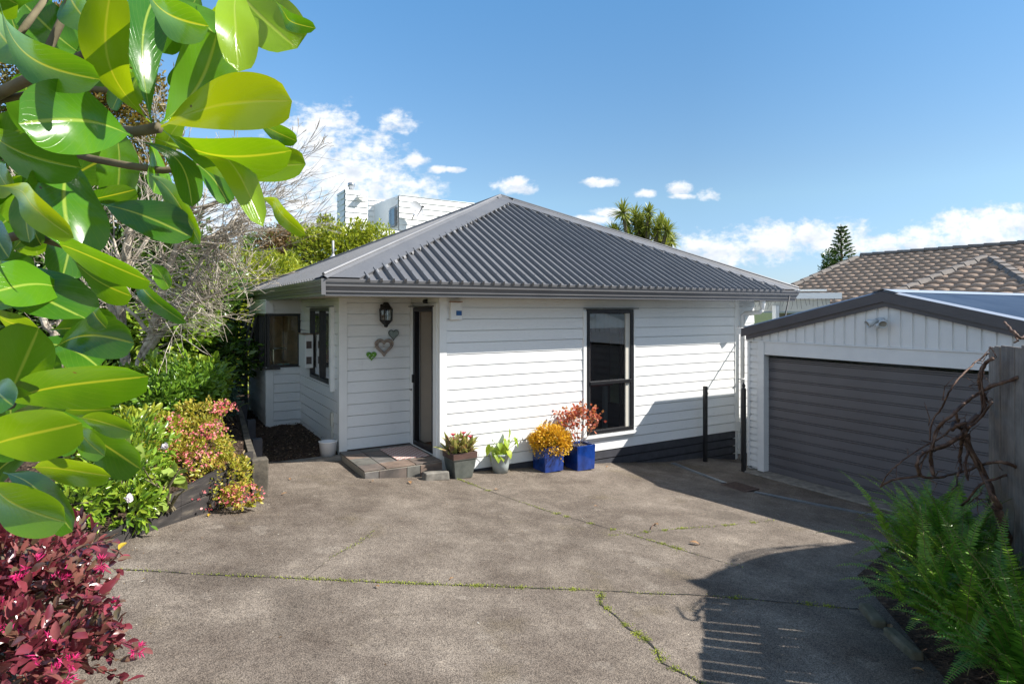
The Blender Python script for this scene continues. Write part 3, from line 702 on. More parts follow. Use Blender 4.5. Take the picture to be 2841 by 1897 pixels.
# hearts
def heart(cx, cz, w, h):
    pts = []
    for k in range(28):
        a = 2 * math.pi * k / 28; x = 16 * math.sin(a) ** 3; y = 13 * math.cos(a) - 5 * math.cos(2 * a) - 2 * math.cos(3 * a) - math.cos(4 * a)
        pts.append((cx + x / 32 * w, YH - .02, cz + (y + 2.5) / 29 * h))
    return pts
hm = {'green': plain('green_glass_heart', (.10, .26, .02), .3, .5, 30), 'grey': plain('grey_glazed_heart', (.22, .27, .25), .5, .3, 20), 'rope': plain('woven_rope', (.30, .25, .21), .9, .2, 60, bump=.4)}
t = thing('heart_ornament', 'small green heart, lowest of three on the porch wall', 'wall ornament', (-.641, YH, 1.529), 'hearts on the porch wall')
mb = MB(); mb.prism(heart(-.641, 1.529, .155, .135), (0, -.02, 0)); mb.build('plaque', hm['green'], t)
for dx_, dz in ((-.03, .02), (.03, .02), (0, -.02), (-.045, .0), (.02, -.01)): mb = MB(); mb.ball((-.641 + dx_, YH - .04, 1.529 + dz), .007, 6, 4); mb.build('bead', TRIM, t)
t = thing('heart_ornament', 'grey glazed heart with dark rim, highest of three beside the door', 'wall ornament', (-.299, YH, 1.836), 'hearts on the porch wall')
mb = MB(); mb.prism(heart(-.299, 1.836, .15, .145), (0, -.02, 0)); mb.build('plaque', hm['grey'], t)
mb = MB(); h_ = heart(-.299, 1.836, .158, .153); mb.tube([(a, b - .012, c) for a, b, c in h_ + h_[:1]], .006, 6); mb.build('rim', BLACKIR, t)
t = thing('heart_ornament', 'large woven heart wreath, the middle of three hearts', 'wall ornament', (-.45, YH, 1.652), 'hearts on the porch wall')
for kk, (w_, h2, r_) in enumerate(((.265, .245, .016), (.205, .185, .013))):
    mb = MB(); h_ = heart(-.45, 1.652, w_, h2); mb.tube([(a, b - .02, c) for a, b, c in h_ + h_[:1]], r_, 6); mb.build('rope_ring', hm['rope'], t)
mb = MB()
for i in range(-5, 6): mb.tube([(-.45 + i * .018, YH - .03, 1.652 - .07 + abs(i) * .011), (-.45 + i * .018, YH - .03, 1.652 + .055)], .002, 4)
mb.tube([(-.45 + .022 * math.cos(a * .7) * (1 - a / 12), YH - .035, 1.665 + .022 * math.sin(a * .7) * (1 - a / 12)) for a in range(12)], .004, 5)
mb.build('lattice', plain('pale_wire', (.45, .43, .40), .7, .1), t)

# porch step -----------------------------------------------------------------
t = thing('porch_step', 'slate tiled concrete step below the front door', 'step', (-.6, .4, 0))
mb = MB(); mb.box(-1.115, -.03, -.13, YH - .026, -.15, .148); mb.build('slab', GROUT, t, bevel=.01)
slm = [SLATE] + [plain('slate_' + nm, c, .6, .35, 7, bump=.3) for nm, c in (('grey', (.13, .12, .11)), ('rust', (.18, .13, .10)), ('green', (.12, .115, .10)))]
rr = random.Random(3); k = 0
tx = [-1.115, -.83, -.42, -.03]; ty = [-.13, .16, .55, .84, YH - .026]
for i in range(3):
    for j in range(4):
        mb = MB(); mb.box(tx[i] + .006 - (.008 if i == 0 else 0), tx[i + 1] - .006, ty[j] + .006 - (.01 if j == 0 else 0), ty[j + 1] - .006, .150, .165 + rr.uniform(0, .003)); mb.build('slate_tile', slm[(i * 2 + j * 3) % 4], t, bevel=.003)
for i, (a, b) in enumerate(((-1.11, -.93), (-.92, -.55), (-.54, -.36), (-.35, -.04))):
    mb = MB(); mb.box(a, b, -.145, -.131, g(a) - .05, .140); mb.build('riser_tile', slm[(i * 3 + 1) % 4], t, bevel=.003)
# doormat
m = M('checked_mat'); ck = m.n.new('ShaderNodeTexChecker'); ck.inputs['Scale'].default_value = 22; ck.inputs[1].default_value = (.42, .20, .17, 1); ck.inputs[2].default_value = (.62, .55, .50, 1)
m.l.new(m.coord('Object'), ck.inputs[0]); m.base(m.mix(.3, ck.outputs[0], m.ramp(m.noise(60), [(.3, (.3, .2, .18)), (.7, (.6, .5, .45))]))).rough(.95, .1)
mb = MB(); mb.box(-.57, -.09, .17, .9, .170, .180); o = mb.build('doormat', m.m); tag(o, 'pink and white checked mat on the slate step', 'doormat')
o = MB(); o.prism([(-.37, -.34, g(-.3) - .01), (-.02, -.36, g(-.1) - .01), (-.03, -.36, .065), (-.36, -.35, .075)], (0, .13, 0)); tag(o.build('concrete_block', CONC, bevel=.015), 'weathered concrete block between step and grey planter', 'block')
# bucket
t = thing('bucket', 'white bucket under the conduit by the mulch path', 'bucket', (-1.27, 1.08, .13))
mb = MB(); mb.lathe((-1.27, 1.10, .13), [(.001, 0), (.105, 0), (.125, .2), (.128, .205), (.118, .2), (.10, .02), (.001, .02)], 24); mb.build('body', plain('white_plastic', (.66, .67, .68), .4, .05), t, True)
mb = MB(); mb.lathe((-1.27, 1.10, .325), [(.124, 0), (.132, .003), (.132, .013), (.120, .014)], 24); mb.build('rim', TRIM, t, True)
# ------------------------------------------------------------------ garage
XF, XW = 5.09, 5.21
PKY, PKZ, EY, EZ = -3.219, 2.464, -.904, 1.905
SL = (PKZ - EZ) / (EY - PKY); EY2 = PKY - (EY - PKY)
def rake(y): return PKZ - SL * abs(y - PKY)
gar = thing('garage', 'white garage with wide charcoal roller door and dark gable fascia', 'garage', (XW, PKY, -.45))
mb = MB(); clad(mb, (XW, -1.0, 0), (0, -1, 0), (-1, 0, 0), .17, -.40, 1.69, .109, lip=.02); clad(mb, (11.5, -.96, 0), (-1, 0, 0), (0, 1, 0), 6.29, -.45, 1.85, .109, lip=.02)
mb.box(XW, XW + .06, -1.17, -.97, -.42, 1.69); mb.box(XW, 11.5, -1.03, -.965, -.45, 1.85); mb.box(XW, 11.5, -5.48, -5.42, -.6, 1.85); mb.box(11.44, 11.5, -5.42, -1.03, -.6, 1.85)
mb.box(XW, XW + .06, -5.48, -5.15, -.45, 1.69); mb.build('wall', WGAR, gar)
mb = MB(); mb.box(XW - .03, XW + .0, -1.0, -.955, -.40, 1.70); mb.build('corner_board', WGAR, gar, bevel=.003)
for y0_ in (-1.29, -5.27): mb = MB(); mb.box(XW - .045, XW + .09, y0_, y0_ + .12, -.43, 1.69); mb.build('door_jamb', WGAR, gar, bevel=.003)
mb = MB(); mb.box(XW - .03, XW + .09, -5.15, -1.29, 1.486, 1.69); mb.box(XW - .045, XW, -5.5, -.95, 1.692, 1.715); mb.build('header', WGAR, gar, bevel=.003)
# gable of ribbed vertical sheet
mb = MB(); y = EY - .05; p = .155
while y > EY2 + .2:
    for a, b, d0, d1 in ((0, .115, .0, .0), (.115, .125, .0, .022), (.125, .145, .022, .022), (.145, .155, .022, .0)):
        ya, yb = y - a, y - b; x0, x1 = XW - .03 + d0, XW - .03 + d1
        mb.quad((x0, ya, 1.716), (x1, yb, 1.716), (x1, yb, rake(yb) - .12), (x0, ya, rake(ya) - .12))
    y -= p
mb.build('gable', WGAR, gar)
# roller door: ribbed curtain
mb = MB(); z = -.43; i = 0
pr = [(0, .0), (.098, 0), (.101, -.016), (.108, -.016), (.112, .004), (.126, .004), (.130, -.016), (.137, -.016), (.140, 0)]
while z < 1.486:
    for (a, d0), (b, d1) in zip(pr, pr[1:] + [(.155, 0)]):
        if z + b > 1.49: break
        mb.quad((XW + .08 - d0, -1.29, z + a), (XW + .08 - d0, -5.15, z + a), (XW + .08 - d1, -5.15, z + b), (XW + .08 - d1, -1.29, z + b))
    z += .155
mb.build('roller_door', GDOOR, gar)
mb = MB(); mb.box(4.98, XW + .3, -5.5, -.93, -.9, -.435); o = mb.build('door_sill', CONC, gar, bevel=.02)
# fascia boards
mb = MB()
for sgn in (1, -1):
    ye = EY if sgn > 0 else EY2
    a, b = Vector((XF, ye, EZ)), Vector((XF, PKY, PKZ))
    mb.prism([a - Vector((0, 0, .135)), b - Vector((0, 0, .135)), b, a], (.03, 0, 0))
    a2, b2 = a + Vector((.03, -.07 * sgn, SL * .07 - .10)), b + Vector((.03, 0, -.10))
    mb.prism([a2 - Vector((0, 0, .10)), b2 - Vector((0, 0, .10)), b2, a2], (.07, 0, 0))
mb.build('bargeboard', FASCIA, gar)
m = M('blue_steel_roof'); m.base(m.ramp(m.noise(2, 4), [(.3, (.20, .25, .32)), (.7, (.28, .33, .40))])).rough(.35, .8); BLUER = m.m
mb = MB()
for sgn in (1, -1):
    ye = EY if sgn > 0 else EY2
    mb.quad((XF + .03, ye, EZ), (11.8, ye, EZ), (11.8, PKY, PKZ), (XF + .03, PKY, PKZ))
    n = int(6.7 / .10)
    for i in range(n):
        x = XF + .06 + i * .10; h = .030
        mb.quad((x, ye, EZ + .002), (x + .022, ye, EZ + h), (x + .022, PKY, PKZ + h), (x, PKY, PKZ + .002)); mb.quad((x + .022, ye, EZ + h), (x + .044, ye, EZ + .002), (x + .044, PKY, PKZ + .002), (x + .022, PKY, PKZ + h))
mb.build('roof', BLUER, gar)
mb = MB(); mb.quad((XF, PKY, PKZ + .035), (11.8, PKY, PKZ + .035), (11.8, PKY - .18, PKZ - .01), (XF, PKY - .18, PKZ - .01)); mb.quad((XF, PKY, PKZ + .035), (XF, PKY + .18, PKZ - .01), (11.8, PKY + .18, PKZ - .01), (11.8, PKY, PKZ + .035))
mb.quad((XF - .005, PKY, PKZ + .008), (XF + .07, PKY, PKZ + .03), (XF + .07, EY2, EZ + .03), (XF - .005, EY2, EZ + .008)); mb.build('ridge_cap', plain('light_flashing', (.55, .57, .6), .3, .04, metal=.5), gar)
mb = MB(); mb.box(XF + .02, 11.8, EY - .0, EY + .10, EZ - .10, EZ - .09); mb.box(XF + .02, 11.8, EY + .09, EY + .10, EZ - .09, EZ + .01); mb.box(XF + .015, XF + .02, EY, EY + .10, EZ - .10, EZ + .01); mb.build('gutter', TRIM, gar)
# flood light
t = thing('floodlight', 'twin white sensor floodlight fixed under the garage gable peak', 'floodlight', (XW - .05, -3.16, 2.03))
wm = plain('white_lamp_body', (.55, .58, .58), .35, .05)
mb = MB(); mb.lathe((XW - .03, -3.16, 2.07), [(.001, -.05), (.05, -.05), (.05, .0)], 14, (0, 1, 0), (0, 0, 1), (1, 0, 0)); mb.build('base', wm, t, True)
for dy, nm in ((.09, 0), (-.09, 1)):
    ax = Vector((-.75, dy * 5, -.35)).normalized(); a1 = ax.cross(Vector((0, 0, 1))).normalized(); a2 = a1.cross(ax); c = Vector((XW - .08, -3.16 + dy * .4, 2.075))
    mb = MB(); mb.lathe(c, [(.001, 0), (.028, .0), (.032, .05), (.052, .09), (.055, .15), (.048, .15), (.045, .12)], 14, a1, a2, ax); hd = mb.build('lamp_head', wm, t, True)
    mb = MB(); mb.lathe(c, [(.001, .125), (.046, .125)], 14, a1, a2, ax); mb.build('lens', plain('lamp_lens', (.35, .33, .28), .1, .1), hd)
mb = MB(); mb.ball((XW - .12, -3.16, 2.0), .038, 12, 8); mb.build('sensor', wm, t, True)

# ------------------------------------------------------------------ posts by the path
t = thing('timber_post', 'slim black square post in front of the white wall', 'post', (4.97, -.24, -.46))
mb = MB(); mb.box(4.94, 5.0, -.27, -.21, -.6, .87); mb.build('post', BLACKIR, t, bevel=.004)
mb = MB(); mb.tube([(5.0, -.24, .70), (5.03, -.25, .72), (5.03, -.25, .76)], .006, 6); mb.box(5.0, 5.02, -.25, -.23, .68, .74); mb.build('latch', plain('galvanised', (.4, .4, .4), .4, .1, metal=.8), t)
t = thing('iron_post', 'black iron post with pointed finial beside the garage corner', 'post', (5.0, -1.03, -.46))
mb = MB(); mb.box(4.972, 5.028, -1.06, -1.0, -.65, .90); mb.build('shaft', BLACKIR, t, bevel=.004)
mb = MB(); mb.lathe((5.0, -1.03, .90), [(.036, 0), (.036, .02), (.018, .03), (.03, .05), (.028, .075), (.001, .12)], 10); mb.build('finial', BLACKIR, t, True)

# ------------------------------------------------------------------ drains and cracks
def strip(mb, pts, w, dz, jit=0, rr=None, seg=.05):
    P = [Vector(p) for p in pts]; out_ = []
    for a, b in zip(P[:-1], P[1:]):
        k = max(1, int((b - a).length / seg))
        for i in range(k): out_.append(a.lerp(b, i / k))
    out_.append(P[-1]); pv = None
    for i, p in enumerate(out_):
        d = (out_[min(i + 1, len(out_) - 1)] - out_[max(0, i - 1)]); d.z = 0; d.normalize(); n = Vector((-d.y, d.x, 0))
        if jit: p = p + n * rr.uniform(-jit, jit)
        ww = w * (rr.uniform(.4, 1.4) if jit else 1)
        a, b = p + n * ww / 2, p - n * ww / 2; a.z = g(a.x) + dz; b.z = g(b.x) + dz
        if pv: mb.quad(pv[1], b, a, pv[0])
        pv = (a, b)
    return out_
GALV = plain('galvanised_grate', (.34, .37, .40), .35, .15, 20, metal=.6)
def drain(pts, label):
    t = thing('channel_drain', label, 'drain', tuple(Vector(pts[0])), 'channel drains across the drive')
    mb = MB(); strip(mb, pts, .16, .004); mb.build('concrete_surround', CONC, t)
    mb = MB(); strip(mb, pts, .075, .008); mb.build('channel', plain('dark_channel', (.02, .022, .025), .8, .1), t)
    mb = MB(); L = sum((Vector(b) - Vector(a)).length for a, b in zip(pts[:-1], pts[1:])); 
    for a, b in zip(pts[:-1], pts[1:]):
        a, b = Vector(a), Vector(b); d = (b - a).normalized(); n = Vector((-d.y, d.x, 0)); k = int((b - a).length / .022)
        for i in range(k):
            p = a.lerp(b, (i + .5) / k); p.z = g(p.x) + .014; mb.bar(p - n * .034, p + n * .034, .008, .006)
        for s_ in (-.036, .036, 0):
            A_, B_ = a + n * s_, b + n * s_; A_.z = g(A_.x) + .014; B_.z = g(B_.x) + .014; mb.bar(A_, B_, .006, .008)
    mb.build('grate', GALV, t)
dA = [(4.27, -.16, 0), (4.12, -.8, 0), (3.99, -1.50, 0)]; dB = [(3.99, -2.03, 0), (4.30, -2.75, 0), (4.77, -3.80, 0), (5.0, -4.35, 0)]
drain(dA, 'steel channel drain running from the square grate to the house')
drain(dB, 'steel channel drain running from the square grate past the garage door')
t = thing('drain_grate', 'rusty square grate between the two channel drains', 'drain', (3.98, -1.77, g(4)))
mb = MB(); rust = plain('rusty_iron', (.075, .045, .035), .7, .4, 30)
for i in range(9): mb.bar((3.84 + i * .034, -1.95, g(3.98) + .012), (3.84 + i * .034, -1.58, g(3.98) + .012), .014, .016)
mb.build('bars', rust, t); mb = MB()
for y in (-1.97, -1.56): mb.bar((3.82, y, g(3.98) + .012), (4.14, y, g(3.98) + .012), .03, .02)
for x in (3.81, 4.145): mb.bar((x, -1.985, g(3.98) + .012), (x, -1.545, g(3.98) + .012), .02, .018)
mb.build('frame', rust, t); 
rr = random.Random(11)
cracks = [[(262, 1305), (450, 1316), (700, 1327), (950, 1338), (1200, 1347), (1400, 1355), (1580, 1363), (1700, 1372), (1850, 1385), (1980, 1398)],
          [(1050, 1098), (1120, 1125), (1250, 1170), (1390, 1210), (1520, 1247), (1600, 1272), (1700, 1300)],
          [(1378, 1360), (1378, 1385), (1410, 1410), (1440, 1440), (1480, 1465), (1505, 1490), (1520, 1520), (1560, 1540), (1612, 1568)],
          [(1400, 1228), (1560, 1212), (1660, 1205), (1775, 1193)], [(700, 1325), (760, 1278), (830, 1240), (860, 1215)]]
DS = 2841 / 2348.
cm = MB(); mossP = []
for ci, c in enumerate(cracks):
    pts = [gnd(x * DS, y * DS) for x, y in c]
    pp = strip(cm, pts, (.010, .008, .014, .004, .003)[ci], .004, .004, rr)
    for i, p in enumerate(pp):
        wgt = (1.6, 1.1, 1.3, .9, .6)[ci] * ((.5 + .8 * math.sin(i * .23 + ci) + .5 * math.sin(i * .071 + 2)) if ci else (.25 + 1.25 * math.exp(-((i - 40) / 20.) ** 2) + .3 * math.sin(i * .5)))
        for k in range(int(max(0, wgt) * 11)):
            q = p + Vector((rr.gauss(0, .022), rr.gauss(0, .022), 0)) * .75; mossP.append((q.x, q.y, g(q.x) + .003))
cracko = cm.build('driveway_cracks', plain('crack_dark', (.022, .02, .016), .95, .2)); cracko['kind'] = 'structure'
for _ in range(30):                                             # little grass tufts in the joints
    c = rr.choice(cracks[:4]); a = rr.randrange(len(c) - 1); u = rr.random(); px = c[a][0] + (c[a + 1][0] - c[a][0]) * u; py = c[a][1] + (c[a + 1][1] - c[a][1]) * u
    p = gnd(px * DS, py * DS)
    for k in range(60): mossP.append((p.x + rr.gauss(0, .022), p.y + rr.gauss(0, .018), p.z + .003))
mossP = np.array(mossP); n = len(mossP); rg = np.random.default_rng(8)
mossm = leafmat('moss_green', [(.10, .15, .02), (.30, .36, .03), (.50, .54, .06)], .8, .25)
o = scatter('moss', mossm, mossP, rdirs(rg, n) * [1, 1, .3] + [0, 0, .55], rdirs(rg, n), rg.uniform(.006, .020, n), .006, T_FOLD); o['kind'] = 'stuff'

# ------------------------------------------------------------------ timber edging, post and sleepers
PLANKM = M('black_weathered_plank'); n = PLANKM.noise(4, 5, .6, (1, 1, 5)); PLANKM.base(PLANKM.ramp(n, [(.3, (.020, .018, .017)), (.6, (.045, .040, .037)), (.78, (.13, .11, .085))])).rough(.8, .3).bump(n, .4, .008); PLANKM = PLANKM.m
t = thing('garden_edging', 'weathered black timber edging holding the mulch bed beside the drive', 'garden edging', (-2.4, 0, .2))
mb = MB()
pl = [(-3.78, -1.98), (-3.22, -1.42), (-2.66, -.90), (-2.50, -.66)]
for a, b in zip(pl[:-1], pl[1:]):
    for z0, z1, o_ in ((.0, .15, 0), (.155, .30, .006)):
        zz = .5 if a[0] > -2.7 else 0
        za, zb = g(a[0]), g(b[0]); ta = .10 + .38 * max(0, min(1, (a[0] + 3.78) / 1.2)); tb_ = .10 + .38 * max(0, min(1, (b[0] + 3.78) / 1.2))
        d = (Vector((b[0], b[1], 0)) - Vector((a[0], a[1], 0))).normalized(); nn = Vector((-d.y, d.x, 0)) * -.045
        if z0 == 0: mb.prism([(a[0], a[1], za - .1), (b[0], b[1], zb - .1), (b[0], b[1], zb + tb_ * .48), (a[0], a[1], za + ta * .48)], -nn)
        else: mb.prism([(a[0], a[1], za + ta * .50), (b[0], b[1], zb + tb_ * .50), (b[0], b[1], zb + tb_), (a[0], a[1], za + ta)], -nn * 1.1)
mb.build('plank', PLANKM, t, bevel=.004)
mb = MB()
for (x0, y0), (x1, y1) in zip([(-2.44, -.52), (-2.33, 1.0), (-2.20, 2.6)], [(-2.335, .97), (-2.205, 2.57), (-1.97, 6.05)]):
    mb.prism([(x0, y0, .52), (x1, y1, .52), (x1, y1, .565), (x0, y0, .565)], (-.075, 0, 0)); mb.prism([(x0 - .01, y0, .0), (x1 - .01, y1, .0), (x1 - .01, y1, .515), (x0 - .01, y0, .515)], (-.045, 0, 0))
mb.build('cap_rail', SLEEPER, t, bevel=.004)
mb = MB()
for x, y in ((-2.28, .95), (-2.15, 2.5), (-2.06, 4.2)): mb = MB(); mb.box(x - .02, x + .10, y - .06, y + .06, .0, .50); mb.build('stake', DARKBD, t, bevel=.004)
t = thing('sleeper_post', 'thick rotting timber post at the corner of the garden edging', 'post', (-2.44, -.68, .2))
mb = MB(); mb.box(-2.53, -2.36, -.76, -.61, .0, .605); o = mb.build('post', SLEEPER, t, bevel=.012)
# edging stones at the right
for lb, q in (('long pale stone edging the fern bed, the farther one', ((1.42, -5.06), (1.20, -5.30), .1)), ('mossy brown stone edging the fern bed, the nearer one', ((1.16, -5.38), (.95, -5.68), .09))):
    a, b, w = q; t = MB(); a, b = Vector((a[0], a[1], g(a[0]) - .02)), Vector((b[0], b[1], g(b[0]) - .02)); t.bar(a + Vector((0, 0, .03)), b + Vector((0, 0, .03)), w, .09)
    m = M('edging_stone'); m.base(m.ramp(m.noise(9, 5), [(.3, (.10, .095, .06)), (.7, (.20, .18, .13))])).rough(.9, .2).bump(m.noise(30, 4), .5, .01)
    tag(t.build('edging_stone', m.m, bevel=.02), lb, 'stone')
V = []; 
sheet('fern_bed', list(np.arange(.0, 3.2, .2)), list(np.arange(-9, -4.4, .2)), lambda x, y: (g(x) + min(.24, max(-.12, ((x - 1.15) * .72 - (y + 5.5) * .70) * .5 - .03))), MULCH)

# ------------------------------------------------------------------ fallen leaves
def oneleaf(mb, c, ln, w, rz, tilt=.15):
    d = Vector((math.cos(rz), math.sin(rz), tilt)).normalized(); s = d.cross(Vector((0, 0, 1))).normalized(); n = s.cross(d); c = Vector(c)
    pr_ = [(0, .04), (.2, .32), (.45, .5), (.7, .42), (.9, .2), (1, .02)]
    for (a, wa), (b, wb) in zip(pr_[:-1], pr_[1:]):
        za, zb = math.sin(a * 3) * .15 * ln, math.sin(b * 3) * .15 * ln
        for sg in (-1, 1): mb.quad(c + d * a * ln + n * za, c + d * b * ln + n * zb, c + d * b * ln + n * (zb + .12 * w * 1) + s * sg * wb * w, c + d * a * ln + n * (za + .12 * w) + s * sg * wa * w)
lm = {'yellow': leafmat('yellow_fallen', [(.55, .36, .03), (.7, .5, .06)], .5, .3), 'brown': leafmat('brown_fallen', [(.28, .14, .06), (.42, .24, .11)], .6, .2)}
rr = random.Random(21)
fl = [(272, 1268, 'yellow', .10), (300, 1222, 'yellow', .06), (356, 1165, 'yellow', .07), (520, 1155, 'yellow', .06), (478, 1185, 'yellow', .05), (850, 1104, 'brown', .06), (860, 1345, 'brown', .05), (1143, 1123, 'brown', .06), (1370, 1165, 'brown', .05), (942, 1110, 'brown', .08), (645, 1135, 'brown', .06),
      (1605, 1250, 'brown', .10), (1888, 1085, 'brown', .11), (2040, 1445, 'brown', .07), (2090, 1535, 'brown', .07), (1940, 1093, 'brown', .07), (665, 1101, 'brown', .05), (1390, 1072, 'brown', .06), (1030, 1330, 'brown', .04), (1500, 1202, 'brown', .07)]
for x, y, k, ln in fl:
    p = gnd(x * DS, y * DS); mb = MB(); p.z += .006
    if y == 1268 or y in (1222, 1165): p.z += .02
    oneleaf(mb, p, ln, ln * .55, rr.uniform(0, 6.3)); o = mb.build('fallen_leaf', lm[k])
    tag(o, 'yellow fallen leaf at the edge of the driveway' if k == 'yellow' else 'dry brown fallen leaf lying on the driveway', 'leaf', k + ' leaves fallen on the driveway')
rg = np.random.default_rng(99); n = 520; P = []
while len(P) < n:
    x, y = rg.uniform(-4.5, 5.0), rg.uniform(-7.5, -.2)
    if rg.random() < .4: x = edge_x(y) + abs(rg.normal()) * .35 if y < -.9 else x
    P.append((x, y, g(x) + .004))
m = M('litter_bits'); m.base(m.ramp(m.rand(), [(0, (.10, .06, .03)), (.5, (.22, .15, .08)), (.8, (.40, .36, .28)), (1, (.6, .58, .52))])).rough(.8, .2)
o = scatter('ground_litter', m.m, P, rdirs(rg, n) * [1, 1, .2], rdirs(rg, n) * .4 + [0, 0, 1], rg.uniform(.008, .026, n), rg.uniform(.004, .010, n), T_FOLD); o['kind'] = 'stuff'
# dead twig on the drive
mb = MB(); p = gnd(1492 * DS, 1215 * DS); p2 = gnd(1508 * DS, 1200 * DS); mb.tube([p + Vector((0, 0, .01)), p.lerp(p2, .4) + Vector((.01, .02, .02)), p2 + Vector((0, 0, .01))], .004, 5); tag(mb.build('twig', VINE), 'curved brown twig lying on the sunlit driveway', 'twig')

# ------------------------------------------------------------------ pots and their plants
def potmat(name, c, r=.12, var=.3, coat=0):
    m = M(name); n = m.noise(6, 4, .6, (1, 1, .6)); m.base(m.ramp(n, [(.3, tuple(x * (1 - var) for x in c)), (.7, tuple(min(1, x * (1 + var)) for x in c))])).rough(r); m.b.inputs['Coat Weight'].default_value = coat; return m.m
SOIL = plain('potting_soil', (.04, .028, .02), .95, .4, 30, bump=.5)
def square_pot(t, c, b, w, h, m, rim=0, th=.02, rimm=None):
    mb = MB(); x, y, z = c
    lv = [(b, 0), (w, h)] if not rim else [(b, 0), (b + (w - b) * .72, h * .72), (w * .98, h * .74), (w, h)]
    rings = [(q, zz) for q, zz in lv] + [(w - 2 * th, h), (w - 2 * th, h - .04)]
    b0 = 0
    for q, zz in rings: mb.v += [(x - q / 2, y - q / 2, z + zz), (x + q / 2, y - q / 2, z + zz), (x + q / 2, y + q / 2, z + zz), (x - q / 2, y + q / 2, z + zz)]
    for i in range(len(rings) - 1):
        for k in range(4): mb.f.append((i * 4 + k, i * 4 + (k + 1) % 4, i * 4 + 4 + (k + 1) % 4, i * 4 + 4 + k))
    mb.f.append((3, 2, 1, 0))
    o = mb.build('pot', m, t, bevel=.008)
    s = MB(); q = w / 2 - th - .002; s.quad((x - q, y - q, z + h - .035), (x + q, y - q, z + h - .035), (x + q, y + q, z + h - .035), (x - q, y + q, z + h - .035)); s.build('soil', SOIL, t)
    return o
def strap(mb, base, az, el, ln, w, curl, rr):
    d = Vector((math.cos(az) * math.cos(el), math.sin(az) * math.cos(el), math.sin(el))); p = Vector(base); s = Vector((-math.sin(az), math.cos(az), 0)); k = 7; prev = None
    for i in range(k + 1):
        u = i / k; ww = w * (1.0 if u < .6 else max(.03, (1 - u) / .4) ** .6) * (.6 + .4 * min(1, u * 4)) / 2
        n = s.cross(d).normalized() if d.length else Vector((0, 0, 1))
        L_, C_, R_ = p - s * ww + n * ww * .5, p, p + s * ww + n * ww * .5
        if prev: mb.quad(prev[0], prev[1], C_, L_); mb.quad(prev[1], prev[2], R_, C_)
        prev = (L_, C_, R_); p = p + d * ln / k
        d = (d + Vector((math.cos(az) * .3, math.sin(az) * .3, -1)) * curl * (u + .2) / k * 2).normalized()
n1 = gnd(1263, 1329)
t = thing('planter', 'tapered square grey planter with brown rim in front of the porch corner', 'plant pot', (n1.x + .13, n1.y + .13, n1.z)); pc = (n1.x + .13, n1.y + .13, n1.z - .01)
m = M('grey_glaze'); sep = m.n.new('ShaderNodeSeparateXYZ'); m.l.new(m.coord('Object'), sep.inputs[0])
rimf = m.math('GREATER_THAN', sep.outputs[2], .265)
m.base(m.mix(rimf, m.ramp(m.noise(7, 4), [(.3, (.085, .095, .085)), (.7, (.15, .16, .14))]), m.ramp(m.noise(5, 4, .6, (1, 1, 14)), [(.3, (.06, .035, .03)), (.7, (.15, .09, .075))]))).rough(.28)
square_pot(t, pc, .255, .365, .36, m.m, rim=1)
BROM = leafmat('bromeliad_leaf', [(.20, .24, .06), (.40, .46, .08), (.55, .55, .20), (.48, .26, .12), (.24, .18, .14)], .35, .3, spec=.6)
t = thing('bromeliad', 'olive and red bromeliads filling the tapered grey planter', 'plant', (pc[0], pc[1], pc[2] + .33))
rr = random.Random(4); mb = MB()
for k in range(13):
    a0 = k * 2.4; r0 = .03 + .115 * (k / 13); bx_, by_ = pc[0] + r0 * math.cos(a0) , pc[1] + r0 * math.sin(a0)
    for j in range(7):
        az = j * 2.399 + k + rr.uniform(-.3, .3); strap(mb, (bx_, by_, pc[2] + .31), az, R(rr.uniform(38, 80)), rr.uniform(.20, .36), rr.uniform(.07, .095), rr.uniform(.25, 1.1), rr)
mb.build('leaves', BROM, t, True)
mb = MB()
for dx_, dy_, dz in ((-.13, -.06, .60), (.02, -.08, .61), (.14, -.04, .54)):
    mb.tube([(pc[0] + dx_ * .7, pc[1] + dy_, pc[2] + .33), (pc[0] + dx_, pc[1] + dy_, pc[2] + dz - .01)], .006, 5)
    for j in range(14): az = j * 2.4; strap(mb, (pc[0] + dx_, pc[1] + dy_, pc[2] + dz - .02), az, R(50), .055, .020, .5, rr)
mb.build('flower', leafmat('bromeliad_flower', [(.6, .05, .12), (.75, .15, .2)], .5, .3), t)
n2_ = gnd(1398, 1314)
t = thing('flower_pot', 'small round pale grey pot with trailing lime plant', 'plant pot', (n2_.x, n2_.y + .1, n2_.z)); c2 = (n2_.x, n2_.y + .1, n2_.z)
mb = MB(); mb.lathe(c2, [(.001, 0), (.105, 0), (.125, .12), (.14, .25), (.148, .255), (.148, .28), (.136, .28), (.13, .24), (.001, .24)], 28); mb.build('pot', potmat('pale_grey_glaze', (.34, .38, .37), .35, .08), t, True)
mb = MB(); mb.lathe(c2, [(.001, .242), (.132, .242)], 20); mb.build('soil', SOIL, t)
t = thing('anthurium', 'lime green heart-leaved plant drooping over the small round pot', 'plant', (c2[0], c2[1], c2[2] + .24))
LIME = leafmat('lime_heart_leaf', [(.20, .34, .02), (.34, .48, .03), (.50, .55, .05)], .3, .4, spec=.6); st = MB(); P = []; D = []; N = []; L = []
T_HEART = (np.array([(0, .12, 0), (-.22, -.02, .02), (-.46, .12, .07), (-.50, .36, .09), (-.34, .64, .06), (0, 1, -.10), (.34, .64, .06), (.50, .36, .09), (.46, .12, .07), (.22, -.02, .02), (0, .5, -.01)], float), np.array([(i, (i + 1) % 10, 10) for i in range(10)]))
